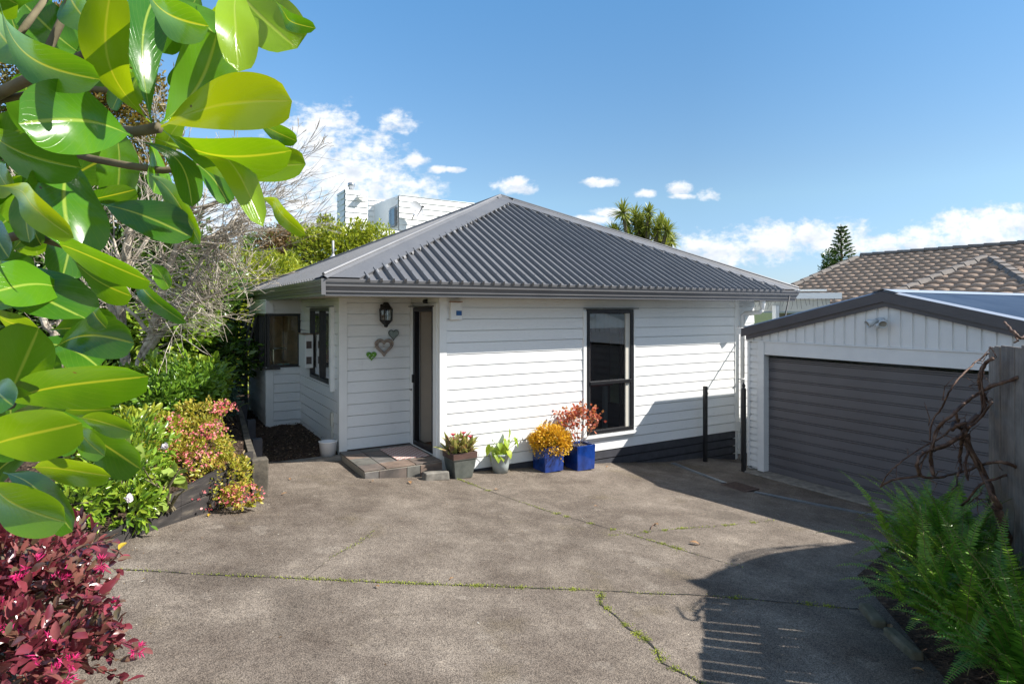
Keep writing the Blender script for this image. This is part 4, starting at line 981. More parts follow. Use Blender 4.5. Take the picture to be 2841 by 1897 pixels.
for k in range(30):
    az = rr.uniform(0, 6.28); ln = rr.uniform(.08, .30); el = R(rr.uniform(25, 80)); b = Vector(c2) + Vector((rr.uniform(-.05, .05), rr.uniform(-.05, .05), .23))
    e = b + Vector((math.cos(az) * math.cos(el), math.sin(az) * math.cos(el) * .8, math.sin(el))) * ln
    st.tube([b, b.lerp(e, .5) + Vector((0, 0, .03)), e], .0035, 5)
    P.append(e); D.append((math.cos(az) * .5, math.sin(az) * .5, -.9 if k % 4 else .8)); N.append((math.cos(az), math.sin(az) - .6, .5)); L.append(rr.uniform(.11, .18))
st.build('stalks', plain('green_stalk', (.2, .3, .04), .5, .1), t); scatter('leaves', LIME, P, D, N, np.array(L), np.array(L) * .72, T_HEART, t, True)
BLUEG = potmat('cobalt_glaze', (.008, .038, .20), .10, .5, .6)
blue = []
for px, py, lb in ((1512, 1312, 'left cobalt blue glazed square pot, holding the golden mound'), (1602, 1307, 'right cobalt blue glazed square pot, below the tall window')):
    n_ = gnd(px, py); c = (n_.x + .165, n_.y + .165, n_.z - .005); blue.append(c)
    t = thing('glazed_pot', lb, 'plant pot', c, 'blue square pots below the window'); square_pot(t, c, .325, .345, .375, BLUEG, th=.025)
GOLD = leafmat('golden_succulent_leaf', [(.55, .26, .01), (.75, .42, .015), (.85, .55, .04)], .45, .3)
c = blue[0]; t = thing('golden_sedum', 'dense mound of golden yellow rosettes in the left blue pot', 'plant', (c[0], c[1], c[2] + .34))
foliage('foliage', GOLD, [(c[0] + .02, c[1] - .02, c[2] + .42, .24, .22, .22), (c[0] + .20, c[1] - .02, c[2] + .40, .18, .16, .14), (c[0] - .17, c[1], c[2] + .45, .13, .12, .10)], 5600, .038, t, 3, .62, inner=.8)
foliage('leaves', leafmat('sedum_green_leaf', [(.12, .12, .01), (.3, .26, .02)], .5, .3), [(c[0], c[1], c[2] + .38, .17, .16, .15)], 1500, .03, t, 4, .6)
c = blue[1]; t = thing('red_leaved_shrub', 'bare stemmed shrub with red leaves in the right blue pot', 'plant', (c[0], c[1], c[2] + .34))
mb = MB(); tips = []; rr = random.Random(12)
for k in range(9): grow(mb, rr, (c[0] + rr.uniform(-.05, .05), c[1] + rr.uniform(-.05, .05), c[2] + .33), (rr.uniform(-.75, .6), rr.uniform(-.3, .3), 1), .31, .006, 2, .55, .15, tips, minr=.0022, kids=(2, 3), shrink=.6)
mb.build('stems', TWIG, t)
REDL = leafmat('red_shrub_leaf', [(.34, .04, .03), (.66, .10, .08), (.75, .22, .14), (.42, .24, .06)], .45, .3)
rg = np.random.default_rng(3); P = np.repeat(np.array([tuple(p) for p, d in tips if p.z > c[2] + .5]), 8, 0); P = P + rg.normal(size=P.shape) * .045; n = len(P)
scatter('leaves', REDL, P, rdirs(rg, n) + [0, 0, -.1], rdirs(rg, n) + [0, -.3, .5], rg.uniform(.04, .07, n), rg.uniform(.028, .045, n), T_OVAL, t)

# ------------------------------------------------------------------ fence, vine and ferns (right)
FA, FB = Vector((2.26, -5.58, 0)), Vector((-.35, -7.76, 0)); fd = (FB - FA); FL = fd.length; fd.normalize(); fn = Vector((-fd.y, fd.x, 0)) * -1
if fn.dot(Vector((CX, CY, 0)) - FA) < 0: fn = -fn
t = thing('paling_fence', 'weathered grey timber paling fence at the right edge', 'fence', (FA.x, FA.y, 0))
rr = random.Random(9); s = 0; k = 0
def ftop(s): return 1.93 + .06 * s
while s < FL:
    w = rr.uniform(.095, .125); h = ftop(s) + rr.uniform(-.015, .02); a = FA + fd * s; mb = MB(); off = fn * rr.uniform(0, .006)
    mb.obox((a.x + off.x, a.y + off.y, -.1), fd * w, fn * .018, (0, 0, h + .1)); o = mb.build('paling', PALING, t, bevel=.002); s += w + (rr.uniform(.010, .017) if k % 5 != 3 else .003); k += 1
for i, dz in enumerate((-.42, -1.0, -1.65)):
    mb = MB(); a = FA + fd * .02; b = FA + fd * FL; mb.bar(Vector((a.x, a.y, ftop(0) + dz)) - fn * .022, Vector((b.x, b.y, ftop(FL) + dz)) - fn * .022, .04, .09); mb.build('rail', PALING, t)
for s in (.08, 1.9): a = FA + fd * s; mb = MB(); mb.box(a.x - fn.x * .09 - .045, a.x - fn.x * .09 + .045, a.y - fn.y * .09 - .045, a.y - fn.y * .09 + .045, -.2, 1.85); mb.build('post', PALING, t)
# added unseen screen beyond the fence, its arched top cut to shade the drive
t = thing('arched_shade_screen', 'unseen arched screen added beyond the paling fence to shade the drive', 'shadow blocker', (6, -6.7, -.5))
top = [(3.68, 3.50), (3.95, 3.74), (4.06, 3.97), (4.20, 3.90), (4.49, 3.99), (4.82, 4.03), (5.2, 4.10), (5.6, 4.13), (6.1, 4.05), (6.5, 3.93), (6.92, 3.85), (7.8, 3.6), (8.5, 3.3)]
mb = MB(); mb.prism([(3.68, -6.6, -.4), (8.5, -6.6, -.8)] + [(x, -6.6, z) for x, z in reversed(top)], (0, -.6, 0)); mb.build('wall', PALING, t)
for dz, x0, x1 in ((.11, 4.7, 6.6), (.22, 4.9, 6.4)):
    mb = MB(); mb.tube([(x0 + (x1 - x0) * i / 10, -6.62, 4.02 + dz * math.sin(math.pi * i / 10) ** .5 + .10 * math.sin(math.pi * i / 10)) for i in range(11)], .014, 6); mb.build('shade_hoop', BLACKIR, t)  # added out of view, only for the thin curved shadow lines
# vine
def PV(x, y, tt): return at(2241 + x / 1.5733, 900 + y / 1.5733, tt)
t = thing('bare_vine', 'twisted brown leafless vine climbing over the end of the paling fence', 'vine', tuple(PV(860, 880, 4.6)))
vs = [([(880, 960), (855, 880), (825, 790), (790, 700), (745, 610), (700, 530), (680, 470), (692, 440)], .030, .020), ([(835, 800), (800, 730), (770, 660), (720, 560), (690, 500)], .018, .012), ([(690, 445), (735, 405), (765, 385), (768, 330), (752, 260), (757, 205), (780, 165), (805, 150)], .022, .012),
      ([(545, 655), (538, 600), (540, 545), (552, 490), (575, 445), (600, 420), (650, 375), (700, 330), (745, 300), (800, 270), (860, 250), (918, 230)], .011, .013), ([(532, 505), (540, 430), (580, 370), (600, 330), (622, 285), (660, 235), (705, 190), (745, 155), (790, 125)], .007, .006),
      ([(320, 705), (350, 685), (400, 672), (480, 662), (530, 668), (580, 665), (640, 650), (700, 634), (760, 612), (820, 600), (870, 605), (915, 625), (960, 660)], .008, .013), ([(316, 708), (350, 650), (390, 612), (430, 580), (480, 548), (530, 518), (600, 480), (650, 430)], .004, .008),
      ([(486, 658), (478, 610), (490, 570), (525, 552), (560, 545), (620, 520), (680, 475)], .010, .016), ([(490, 655), (498, 600), (530, 548), (535, 520)], .006, .006), ([(690, 470), (672, 520), (664, 580), (668, 620), (655, 660)], .014, .008), ([(700, 480), (705, 540), (688, 600), (700, 680)], .013, .006),
      ([(620, 795), (665, 790), (700, 765), (735, 715), (770, 688), (820, 672), (880, 655), (960, 650)], .007, .010), ([(730, 755), (765, 772), (800, 795), (835, 825)], .006, .009), ([(560, 540), (600, 525), (640, 500), (675, 480), (720, 420)], .014, .014), ([(640, 375), (655, 420), (660, 450), (690, 455)], .010, .015),
      ([(630, 720), (650, 700), (655, 660), (662, 620)], .005, .007), ([(770, 300), (790, 340), (800, 345), (740, 420), (700, 450)], .007, .01), ([(694, 235), (712, 242), (725, 250)], .003, .003), ([(860, -10), (880, 15), (905, 40), (935, 60), (960, 40)], .008, .014), ([(905, 40), (915, 70), (900, 80)], .008, .005), ([(690, 430), (650, 440), (630, 460), (636, 430), (660, 415)], .015, .011)]
mb = MB(); rr = random.Random(6)
for i, (pts, r0, r1) in enumerate(vs):
    pp = []; n = len(pts); dph = rr.uniform(-.06, .06)
    for j, (x, y) in enumerate(pts):
        tt = 4.66 - .12 * math.sin(j * .9 + i) + dph - (.0 if x < 800 else .22)
        if j in (0,) and i == 0: tt = 4.5
        pp.append(PV(x, y, tt))
    # subdivide smoothly with small wobble
    q = []
    for j in range(n - 1):
        a, b, c_, d_ = pp[max(0, j - 1)], pp[j], pp[j + 1], pp[min(n - 1, j + 2)]
        for k in range(4):
            u = k / 4; q.append(.5 * ((2 * b) + (c_ - a) * u + (2 * a - 5 * b + 4 * c_ - d_) * u * u + (3 * b - a - 3 * c_ + d_) * u ** 3) + Vector((rr.gauss(0, .002), rr.gauss(0, .002), rr.gauss(0, .002))))
    q.append(pp[-1]); mb.tube(q, [(r0 + (r1 - r0) * k / len(q)) * rr.uniform(.85, 1.18) for k in range(len(q))], 8)
for k in range(46):
    pts = vs[rr.randrange(14)][0]; j = rr.randrange(len(pts)); x, y = pts[j]; x += rr.uniform(-12, 12); y += rr.uniform(-12, 12)
    q0 = PV(x, y, 4.66); a_ = rr.uniform(0, 6.28); Lp = rr.uniform(25, 120); q2 = PV(x + math.cos(a_) * Lp, y + math.sin(a_) * Lp, 4.62 + rr.uniform(-.2, .12)); q1 = q0.lerp(q2, .5) + Vector((rr.gauss(0, .025), rr.gauss(0, .025), rr.gauss(0, .025)))
    mb.tube([q0, q1, q2], [.0045, .003, .0016], 5, False)
    if k % 2: mb.tube([q1, q1 + Vector((rr.gauss(0, .05), rr.gauss(0, .04), rr.gauss(0, .05)))], [.0028, .0014], 4, False)
for k in range(10):
    pts = vs[(0, 2, 3, 7, 13)[k % 5]][0]; q = []
    for j, (x, y) in enumerate(pts): q.append(PV(x + 9 * math.sin(j * 1.9 + k), y + 9 * math.cos(j * 2.3 + k), 4.63 + .05 * math.sin(j + k)))
    mb.tube(q, [.008 * (1 - .6 * i_ / len(q)) for i_ in range(len(q))], 6, False)
mb.build('stems', VINE, t, True)

# ferns
T_BLD2 = (np.array([(-.5, 0, 0), (-.5, .55, .06), (0, 1, 0), (.5, .55, .06), (.5, 0, 0)], float), np.array([(0, 4, 3, 1), (1, 3, 2, 2)]))
T_BLD2 = (T_BLD2[0], np.array([(0, 4, 3), (0, 3, 1), (1, 3, 2)]))
def fern_clump(label, c, nfr, seed, lmin=.45, lmax=.85, az0=0, azs=6.28, upb=.9):
    t = thing('fern', label, 'fern', c, 'ferns massed along the paling fence'); rr = random.Random(seed); P = []; D = []; N = []; L = []; st = MB()
    for f in range(nfr):
        az = az0 + rr.uniform(-.5, .5) * azs; el = R(rr.uniform(30, 78)); ln = rr.uniform(lmin, lmax); d = Vector((math.cos(az) * math.cos(el), math.sin(az) * math.cos(el), math.sin(el)))
        p = Vector(c) + Vector((rr.gauss(0, .10), rr.gauss(0, .10), 0)); k = int(ln / .017); pts = [p.copy()]; droop = rr.uniform(1.0, 2.1); tw = rr.uniform(-.25, .25)
        for i in range(k):
            u = i / k; p = p + d * ln / k; d = (d + Vector((math.cos(az + 1.2) * tw * .02, math.sin(az + 1.2) * tw * .02, -droop * (.3 + 1.1 * u) / k))).normalized()
            if i > 4:
                s_ = d.cross(Vector((0, 0, 1))).normalized(); n_ = s_.cross(d); w = .066 * (1.0 - .92 * u ** 2.2) * (min(1, i / 14) * .55 + .45)
                for sg in (-1, 1): P.append(p + s_ * sg * .001); D.append(s_ * sg + d * .30 + n_ * .1 + Vector((0, 0, rr.uniform(-.25, .1)))); N.append(n_); L.append(w * rr.uniform(.85, 1.1))
            if i % 4 == 0: pts.append(p.copy())
        st.tube(pts, .0022, 4, False)
    L = np.array(L); scatter('fronds', FERN[seed % 2], [tuple(v) for v in P], [tuple(v) for v in D], [tuple(v) for v in N], L, L * .27, T_BLD2, t)
    st.build('stalks', FST, t)
FERN = [leafmat('fern_leaf_mid', [(.05, .15, .012), (.10, .27, .02), (.18, .40, .03)], .4, .35), leafmat('fern_leaf_bright', [(.08, .20, .012), (.15, .34, .02), (.30, .50, .04)], .4, .4)]
FST = plain('fern_stalk', (.16, .14, .04), .6, .2)
fz = lambda x, y: g(x) + .24
ferns = [((2.12, -5.30), 'farthest fern, below the vine', 34), ((1.92, -5.50), 'fern at the foot of the vine stems', 34), ((1.62, -5.42), 'fern spilling over the far edging stone', 34), ((1.55, -5.75), 'fern behind the edging stones', 30), ((1.28, -5.72), 'fern overhanging the nearer edging stone', 34),
         ((1.15, -6.02), 'fern against the palings in the middle of the row', 30), ((.92, -5.98), 'low fern beside the drive at lower right', 34), ((.72, -6.25), 'fern filling the lower right corner', 34), ((1.0, -6.3), 'upright fern at the right edge of the picture', 26), ((.45, -6.45), 'nearest fern, mostly below the frame', 30), ((.72, -6.62), 'fern close against the near palings', 24)]
for i, ((x, y), lb, nf) in enumerate(ferns): fern_clump(lb, (x, y, fz(x, y) + (.20 if i < 3 else .06)), int(nf * 1.3), i + 31, .42, .84)
# small fern fronds creeping up behind the vine
for (x, y) in ((700, 655), (735, 640)): pass

# ------------------------------------------------------------------ planting on the left
def shrub(name, label, cat, base, blobs, n, size, m, seed, ratio=.5, tmpl=T_OVAL, stemm=None, up=.35, group=None, inner=.45, nst=7, hang=0):
    t = thing(name, label, cat, base, group); mb = MB(); rr = random.Random(seed)
    for k in range(nst):
        b = blobs[rr.randrange(len(blobs))]; e = Vector((b[0] + rr.uniform(-.6, .6) * b[3], b[1] + rr.uniform(-.6, .6) * b[4], b[2] + rr.uniform(0, .7) * b[5])); s_ = Vector(base) + Vector((rr.uniform(-.05, .05), rr.uniform(-.05, .05), 0))
        mb.tube([s_, s_.lerp(e, .5) + Vector((rr.uniform(-.05, .05), rr.uniform(-.05, .05), .05)), e], [.012, .008, .004], 5, False)
    mb.build('stems', stemm or BARK, t); foliage('foliage', m, blobs, n, size, t, seed, ratio, tmpl, inner, up, hang); return t
def B(px, py, tt, rx, ry=None, rz=None):
    p = at(px, py, tt); return (p.x, p.y, p.z, rx, ry or rx, rz or rx)
def gb(px, py, tt):
    p = at(px, py, tt); return (p.x, p.y, bed_z(p.x, p.y))
LG1 = leafmat('glossy_green_leaf', [(.06, .16, .012), (.15, .31, .02), (.28, .45, .035), (.42, .50, .05)], .28, .3, spec=.6)
LG2 = leafmat('dark_evergreen_leaf', [(.025, .065, .010), (.06, .14, .016), (.14, .25, .03)], .3, .22, spec=.55)
LG3 = leafmat('yellow_green_leaf', [(.18, .26, .015), (.34, .42, .025), (.52, .52, .05)], .35, .4)
LG4 = leafmat('mid_green_leaf', [(.05, .13, .012), (.12, .26, .02), (.25, .41, .035)], .32, .3)
LG5 = leafmat('olive_leaf', [(.09, .11, .015), (.17, .18, .025), (.28, .24, .03), (.30, .14, .03)], .45, .35)
FUCH = leafmat('lime_pink_leaf', [(.22, .30, .02), (.42, .48, .03), (.60, .56, .07), (.60, .34, .10)], .42, .4)
PINKF = leafmat('pink_flower', [(.75, .08, .14), (.85, .22, .24), (.9, .40, .36)], .5, .35, (1, .7, .7))
LORO = leafmat('burgundy_leaf', [(.05, .008, .014), (.15, .02, .035), (.26, .04, .055), (.12, .14, .06), (.36, .09, .10)], .22, .2, (1, .5, .5), spec=.7)
MAG = leafmat('magenta_petals', [(.8, .02, .18), (.9, .05, .30)], .5, .4, (1, .5, .8))
WHT = leafmat('white_petals', [(.8, .68, .72), (.85, .82, .82)], .5, .3, (1, 1, 1))
GREYG = leafmat('blue_green_leaf', [(.03, .08, .05), (.06, .13, .09), (.10, .18, .13)], .4, .2)

# pink-flowered lime shrub over the edging
pb = [B(550, 1230, 6.6, .30, .28, .30), B(490, 1300, 6.4, .34, .28, .36), B(610, 1330, 6.2, .30, .22, .20), B(560, 1375, 6.15, .44, .22, .15), B(550, 1150, 6.9, .24, .2, .14), B(460, 1210, 6.7, .26, .2, .26), B(680, 1375, 6.05, .18, .1, .10), B(610, 1130, 6.8, .13, .1, .07), B(510, 1395, 6.1, .2, .16, .12), B(640, 1290, 6.3, .16, .12, .14)]
t = shrub('pink_flowering_shrub', 'lime leaved shrub dotted with pink flowers spilling over the timber edging', 'shrub', gb(560, 1330, 6.4), pb, 11000, .038, FUCH, 51, .55, T_OVAL, VINE, inner=.55, nst=14)
pf = [B(620, 1130, 6.6, .14, .10, .07), B(590, 1190, 6.3, .14, .1, .10), B(590, 1380, 5.95, .30, .15, .12), B(510, 1240, 6.15, .22, .1, .16), B(680, 1370, 6.0, .18, .12, .10), B(560, 1300, 6.1, .22, .12, .2), B(470, 1180, 6.4, .18, .12, .12)]
rg = np.random.default_rng(52); Pp = []
for b_ in pf:
    for k in range(62):
        d = rdirs(rg, 1)[0]; c_ = np.array(b_[:3]) + d * np.array(b_[3:]) * rg.uniform(.6, 1.1)
        for j in range(2): Pp.append(c_ + rg.normal(size=3) * .010)
Pp = np.array(Pp); n = len(Pp); scatter('flowers', PINKF, Pp, rdirs(rg, n), rdirs(rg, n), rg.uniform(.02, .034, n), rg.uniform(.014, .022, n), T_OVAL, t)
# white flowered evergreen, broad leaf plant etc.
t = shrub('white_flowering_shrub', 'bright green shrub with a few white flowers near the burgundy bush', 'shrub', gb(330, 1420, 5.3),
          [B(330, 1330, 5.4, .34, .3, .30), B(370, 1240, 5.8, .30, .3, .26), B(220, 1400, 5.0, .26, .25, .22), B(370, 1400, 5.2, .22, .2, .16)], 2600, .085, LG1, 53, .34, T_OVAL)
for i_, b_ in enumerate([B(200, 1480, 4.6, .04), B(470, 1245, 5.5, .03), B(372, 1300, 5.0, .04), B(355, 1400, 4.9, .04), B(290, 1310, 5.0, .03), B(120, 1470, 4.6, .04)]): foliage('flower', WHT, [b_], 22, .045, t, 54 + i_, .8, T_OVAL)
t = shrub('broad_leaf_plant', 'pale green broad round-leaved plant low beside the edging', 'plant', gb(470, 1420, 5.5), [B(450, 1340, 5.35, .24, .18, .20), B(520, 1370, 5.45, .12, .1, .10), B(380, 1300, 5.3, .14, .12, .12)], 60, .15, leafmat('pale_broad_leaf', [(.22, .34, .05), (.34, .46, .08), (.45, .52, .14)], .4, .35), 55, .85, T_HEART, up=.25)
LIME2 = LIME
t = shrub('glossy_shrub', 'glossy large-leaved shrub below the bare tree', 'shrub', gb(370, 1160, 7.8),
          [B(300, 1130, 7.8, .7, .5, .32), B(480, 1080, 8.2, .6, .45, .38), B(200, 1090, 7.6, .5, .4, .38), B(560, 1060, 8.6, .4, .3, .3)], 3000, .14, LG1, 56, .40, T_OVAL, inner=.6)
t = shrub('glossy_shrub', 'upright bright green shrub in the middle of the bed', 'shrub', gb(520, 1220, 7.2), [B(500, 1090, 7.6, .42, .3, .28), B(550, 1060, 8.0, .30, .25, .25), B(430, 1120, 7.4, .36, .28, .30), B(560, 1120, 7.7, .26, .2, .2)], 4000, .075, LG4, 57, .45, T_OVAL)
t = shrub('glossy_shrub', 'yellowish spotted leaf shrub left of the pink flowers', 'shrub', gb(420, 1230, 6.6), [B(395, 1190, 6.5, .36, .3, .22), B(300, 1230, 6.2, .3, .3, .22)], 1900, .085, LG3, 58, .42, T_OVAL)
t = shrub('geranium', 'blue green bush with red flower heads beside the slatted fence', 'plant', gb(640, 1150, 9.2), [B(585, 1110, 9.2, .36, .30, .28)], 2600, .06, GREYG, 59, .5, T_OVAL)
foliage('flowers', leafmat('scarlet_petals', [(.75, .03, .01), (.9, .08, .03)], .5, .3, (1, .5, .4)), [B(587, 1060, 8.8, .07), B(603, 1066, 8.75, .06)], 260, .04, t, 60, .7, T_OVAL)
# yucca / flax clump
t = thing('flax', 'dark spiky flax clump beside the slatted fence', 'plant', gb(640, 1060, 10.2)); mb = MB(); rr = random.Random(7); b = Vector(gb(555, 1060, 10.2))
for k in range(190): strap(mb, b + Vector((rr.uniform(-.35, .35), rr.uniform(-.3, .3), rr.uniform(0, .5))), rr.uniform(0, 6.28), R(rr.uniform(5, 75)), rr.uniform(.35, .75), .028, rr.uniform(.2, 1.0), rr)
mb.build('leaves', leafmat('flax_leaf', [(.010, .03, .012), (.03, .07, .03), (.06, .11, .05)], .4, .15), t)
t = thing('strappy_plant', 'small strappy lime plant by the near end of the slatted fence', 'plant', gb(640, 1100, 9.6)); mb = MB(); b = at(638, 1100, 9.4); b.z = bed_z(b.x, b.y)
for k in range(13): strap(mb, b, rr.uniform(-.6, 3.0), R(rr.uniform(35, 75)), rr.uniform(.3, .55), .022, 1.1, rr)
mb.build('leaves', LG3, t)
# small seedlings on the mulch
for (x, y, d, lb) in ((625, 1245, 6.9, 'little seedling on the mulch inside the corner post'), (600, 1190, 7.6, 'small grassy tuft on the mulch near the edging')):
    b = gb(x, y, d); t = thing('seedling', lb, 'plant', b); foliage('leaves', LG3 if y > 1200 else LG4, [(b[0], b[1], b[2] + .06, .08, .08, .05)], 60, .06, t, 70 + x, .5, T_OVAL)
# burgundy loropetalum, lower left
t = shrub('burgundy_shrub', 'burgundy leaved shrub with magenta fringe flowers in the lower left corner', 'shrub', gb(60, 1900, 3.1),
          [B(60, 1640, 3.1, .34, .3, .28), B(170, 1560, 3.5, .28, .25, .20), B(40, 1840, 2.7, .30, .25, .22), B(190, 1700, 3.1, .16, .2, .18), B(160, 1830, 2.8, .22, .16, .16), B(-120, 1650, 3.0, .4, .3, .4), B(-60, 1860, 2.6, .3, .3, .3)], 3300, .074, LORO, 61, .50, T_OVAL, VINE, inner=.45, nst=26)
T_PET = T_FOLD
for i_, b_ in enumerate([B(60, 1580, 2.85, .05), B(150, 1620, 3.0, .06), B(90, 1570, 2.9, .04), B(20, 1730, 2.6, .05), B(120, 1790, 2.6, .05), B(160, 1880, 2.5, .05), B(280, 1560, 3.2, .03), B(10, 1660, 2.7, .05), B(200, 1840, 2.6, .03), B(320, 1676, 3.0, .015), B(380, 1800, 2.8, .02)]): foliage('flower', MAG, [b_], 48, .030, t, 62 + i_, .14, T_FOLD)
mb = MB(); rr = random.Random(15); P = []; D = []
for (x0, y0, x1, y1) in ((200, 1690, 330, 1680), (190, 1760, 390, 1800), (200, 1850, 350, 1890), (160, 1560, 310, 1500), (150, 1640, 290, 1700), (170, 1800, 330, 1830), (180, 1720, 345, 1740)):
    a, b = at(x0, y0, 3.0), at(x1, y1, 2.85); mb.tube([a, a.lerp(b, .5) + Vector((0, 0, .03)), b], [.005, .003, .0015], 5)
    for k in range(16): u = k / 15; P.append(tuple(a.lerp(b, u) + Vector((0, 0, .05 * u * (1 - u) * 2)))); D.append(((b - a).normalized().x + rr.uniform(-.8, .8), (b - a).normalized().y + rr.uniform(-.8, .8), rr.uniform(-.5, .6)))
mb.build('stems', VINE, t); n = len(P); rg = np.random.default_rng(4); scatter('leaves', LORO, P, D, rdirs(rg, n) * .5 + [0, -.4, .8], rg.uniform(.05, .085, n), rg.uniform(.028, .04, n), T_OVAL, t)

# slatted fence beside the house
t = thing('slatted_fence', 'dark horizontal slat fence between the flax and the kitchen bay', 'fence', (-2.6, 6.3, .3)); mb = MB()
for i in range(15): z = .30 + i * .112; mb.box(-3.6, -1.72, 6.28, 6.30, z, z + .082)
mb.build('slats', BLACKIR, t); mb = MB()
for x in (-3.6, -2.66, -1.74): mb = MB(); mb.box(x, x + .06, 6.302, 6.36, .1, 1.98); mb.build('post', BLACKIR, t)

# backdrop evergreens (each a tree with trunk, limbs and crown)
def tree(label, base, blobs, n, size, m, seed, ratio=.45, tmpl=T_FOLD, name='evergreen_tree', group='evergreens behind the garden', inner=.5, cat='tree', up=.3):
    t = thing(name, label, cat, base, group); mb = MB(); rr = random.Random(seed); b0 = Vector(base); c = Vector((sum(b[0] for b in blobs) / len(blobs), sum(b[1] for b in blobs) / len(blobs), sum(b[2] for b in blobs) / len(blobs)))
    mid = b0.lerp(c, .5) + Vector((rr.uniform(-.1, .1), rr.uniform(-.1, .1), 0)); s_ = max(b[5] for b in blobs); mb.tube([b0, mid, c], [.07 * s_ + .03, .05 * s_ + .02, .03 * s_ + .01], 8, False)
    for b in blobs:
        for k in range(4):
            e = Vector((b[0] + rr.uniform(-.6, .6) * b[3], b[1] + rr.uniform(-.6, .6) * b[4], b[2] + rr.uniform(-.3, .7) * b[5])); mb.tube([mid.lerp(c, rr.random()), c.lerp(e, .4), e], [.03 * s_, .02 * s_, .008], 5, False)
    mb.build('trunk', BARK, t); foliage('crown', m, blobs, n, size, t, seed, ratio, tmpl, inner, up); return t
def gz(px, tt, z=None):
    p = at(px, 859, tt); return (p.x, p.y, bed_z(p.x, p.y) if z is None else z)
tree('dense dark evergreen behind the bare tree', gz(430, 11.5), [B(430, 820, 11.5, 1.5, 1.2, 1.3), B(490, 850, 12.0, .85, .8, .9), B(300, 700, 11.5, 1.5, 1.3, 1.5), B(520, 1000, 11.2, 1.3, .9, .6), B(250, 950, 11, 1.3, 1, .9)], 26000, .15, LG2, 81, .5)
tree('tall olive green evergreen in the upper left', gz(150, 12.5), [B(120, 150, 12.5, 1.9, 1.5, 1.6), B(250, 330, 12.5, 1.5, 1.3, 1.3), B(60, 500, 12, 1.8, 1.3, 1.8), B(330, 470, 12.8, 1.0, 1, .9), B(330, 240, 12.8, .8, .8, .7)], 26000, .12, LG5, 82, .42)
tree('glossy camellia-like evergreen at the far end of the bed', gz(560, 10.8), [B(470, 900, 10.8, .75, .8, .75), B(560, 790, 11.2, .45, .5, .40), B(490, 890, 11.4, .5, .5, .5), B(450, 930, 10.5, .8, .7, .5)], 9500, .13, LG1, 83, .5, T_OVAL)
tree('bamboo-like yellow green clump behind the eave of the house', gz(740, 16.5), [B(735, 830, 17.5, 1.1, 1, 1.1), B(800, 790, 18.5, .9, .9, .6), B(660, 900, 16.5, 1.2, .9, 1.4), B(760, 750, 19, .8, 1, .45), B(620, 760, 16.5, .8, .8, .7)], 9000, .26, LG3, 84, .20, T_FOLD, up=-.1)
tree('broad evergreen mass behind the foreground leaves', gz(0, 10.5), [B(60, 900, 10, 1.4, 1, 1.3), B(-150, 600, 10.5, 1.6, 1, 1.8), B(150, 760, 10.8, 1.2, 1, 1.1)], 13000, .15, LG2, 85, .5)

tree('sunlit yellow green hedge glimpsed through the slatted fence', gz(640, 15.4, .0), [B(590, 930, 15.4, .9, .5, 1.1), B(680, 930, 15.4, .8, .5, 1.1), B(640, 1020, 15.0, .9, .5, .7)], 5200, .11, LG3, 88, .5, name='hedge', group='evergreens behind the garden', cat='hedge')
# bare tree
t = thing('bare_tree', 'leafless pale barked tree arching over the garden bed', 'tree', gz(360, 8.6)); rr = random.Random(23)
mb = MB(); tips = []
def limb(pts, r0, r1, kids, ln=.9, dep=4, spread=.55):
    P = [at(*q) for q in pts]; q = []
    for j in range(len(P) - 1):
        for k in range(3): q.append(P[j].lerp(P[j + 1], k / 3) + Vector((rr.gauss(0, .012), rr.gauss(0, .012), rr.gauss(0, .012))))
    q.append(P[-1]); mb.tube(q, [r0 + (r1 - r0) * k / len(q) for k in range(len(q))], 9, False)
    for k in range(kids):
        j = rr.randint(int(len(q) * .3), len(q) - 1); r = (r0 + (r1 - r0) * j / len(q)) * .5
        d = (q[j] - q[j - 1]).normalized() + Vector((rr.gauss(0, .6), rr.gauss(0, .5), rr.gauss(0, .45)))
        grow(mb, rr, q[j], d, ln * rr.uniform(.7, 1.2), max(.006, r), dep, spread, .10, tips, minr=.0032, kids=(2, 3), shrink=.74)
z_ = bed_z(-5, 0)
limb([(345, 1090, 8.6), (345, 1000, 8.6), (338, 900, 8.5), (345, 760, 8.4), (360, 640, 8.4), (350, 560, 8.3)], .075, .03, 6, .5)
limb([(375, 1080, 8.6), (400, 990, 8.5), (430, 900, 8.4), (450, 800, 8.3), (480, 700, 8.2), (520, 600, 8.2), (560, 540, 8.1)], .08, .018, 8, .5)
limb([(395, 1000, 8.5), (440, 930, 8.4), (500, 870, 8.3), (560, 830, 8.2), (620, 800, 8.1)], .05, .010, 6, .5, 3)
limb([(430, 900, 8.4), (500, 830, 8.6), (560, 720, 8.8), (640, 620, 8.9), (700, 580, 9)], .045, .008, 6, .5)
limb([(480, 700, 8.2), (600, 650, 8.3), (720, 600, 8.3), (800, 590, 8.4)], .020, .004, 3, .3, 3, .5)
limb([(520, 600, 8.2), (640, 540, 8.3), (740, 490, 8.4), (800, 460, 8.4)], .020, .004, 3, .3, 3, .5)
limb([(340, 900, 8.5), (260, 760, 8.4), (200, 600, 8.4)], .04, .012, 7, .7)
limb([(345, 760, 8.4), (420, 640, 8.6), (470, 560, 8.8)], .03, .01, 5, .5)
limb([(620, 800, 8.1), (700, 790, 7.6), (735, 815, 7.3), (762, 806, 7.2)], .006, .0025, 0)
limb([(160, 1100, 8.0), (170, 1010, 8.0), (150, 930, 8.0), (100, 850, 8)], .07, .03, 6, .8)
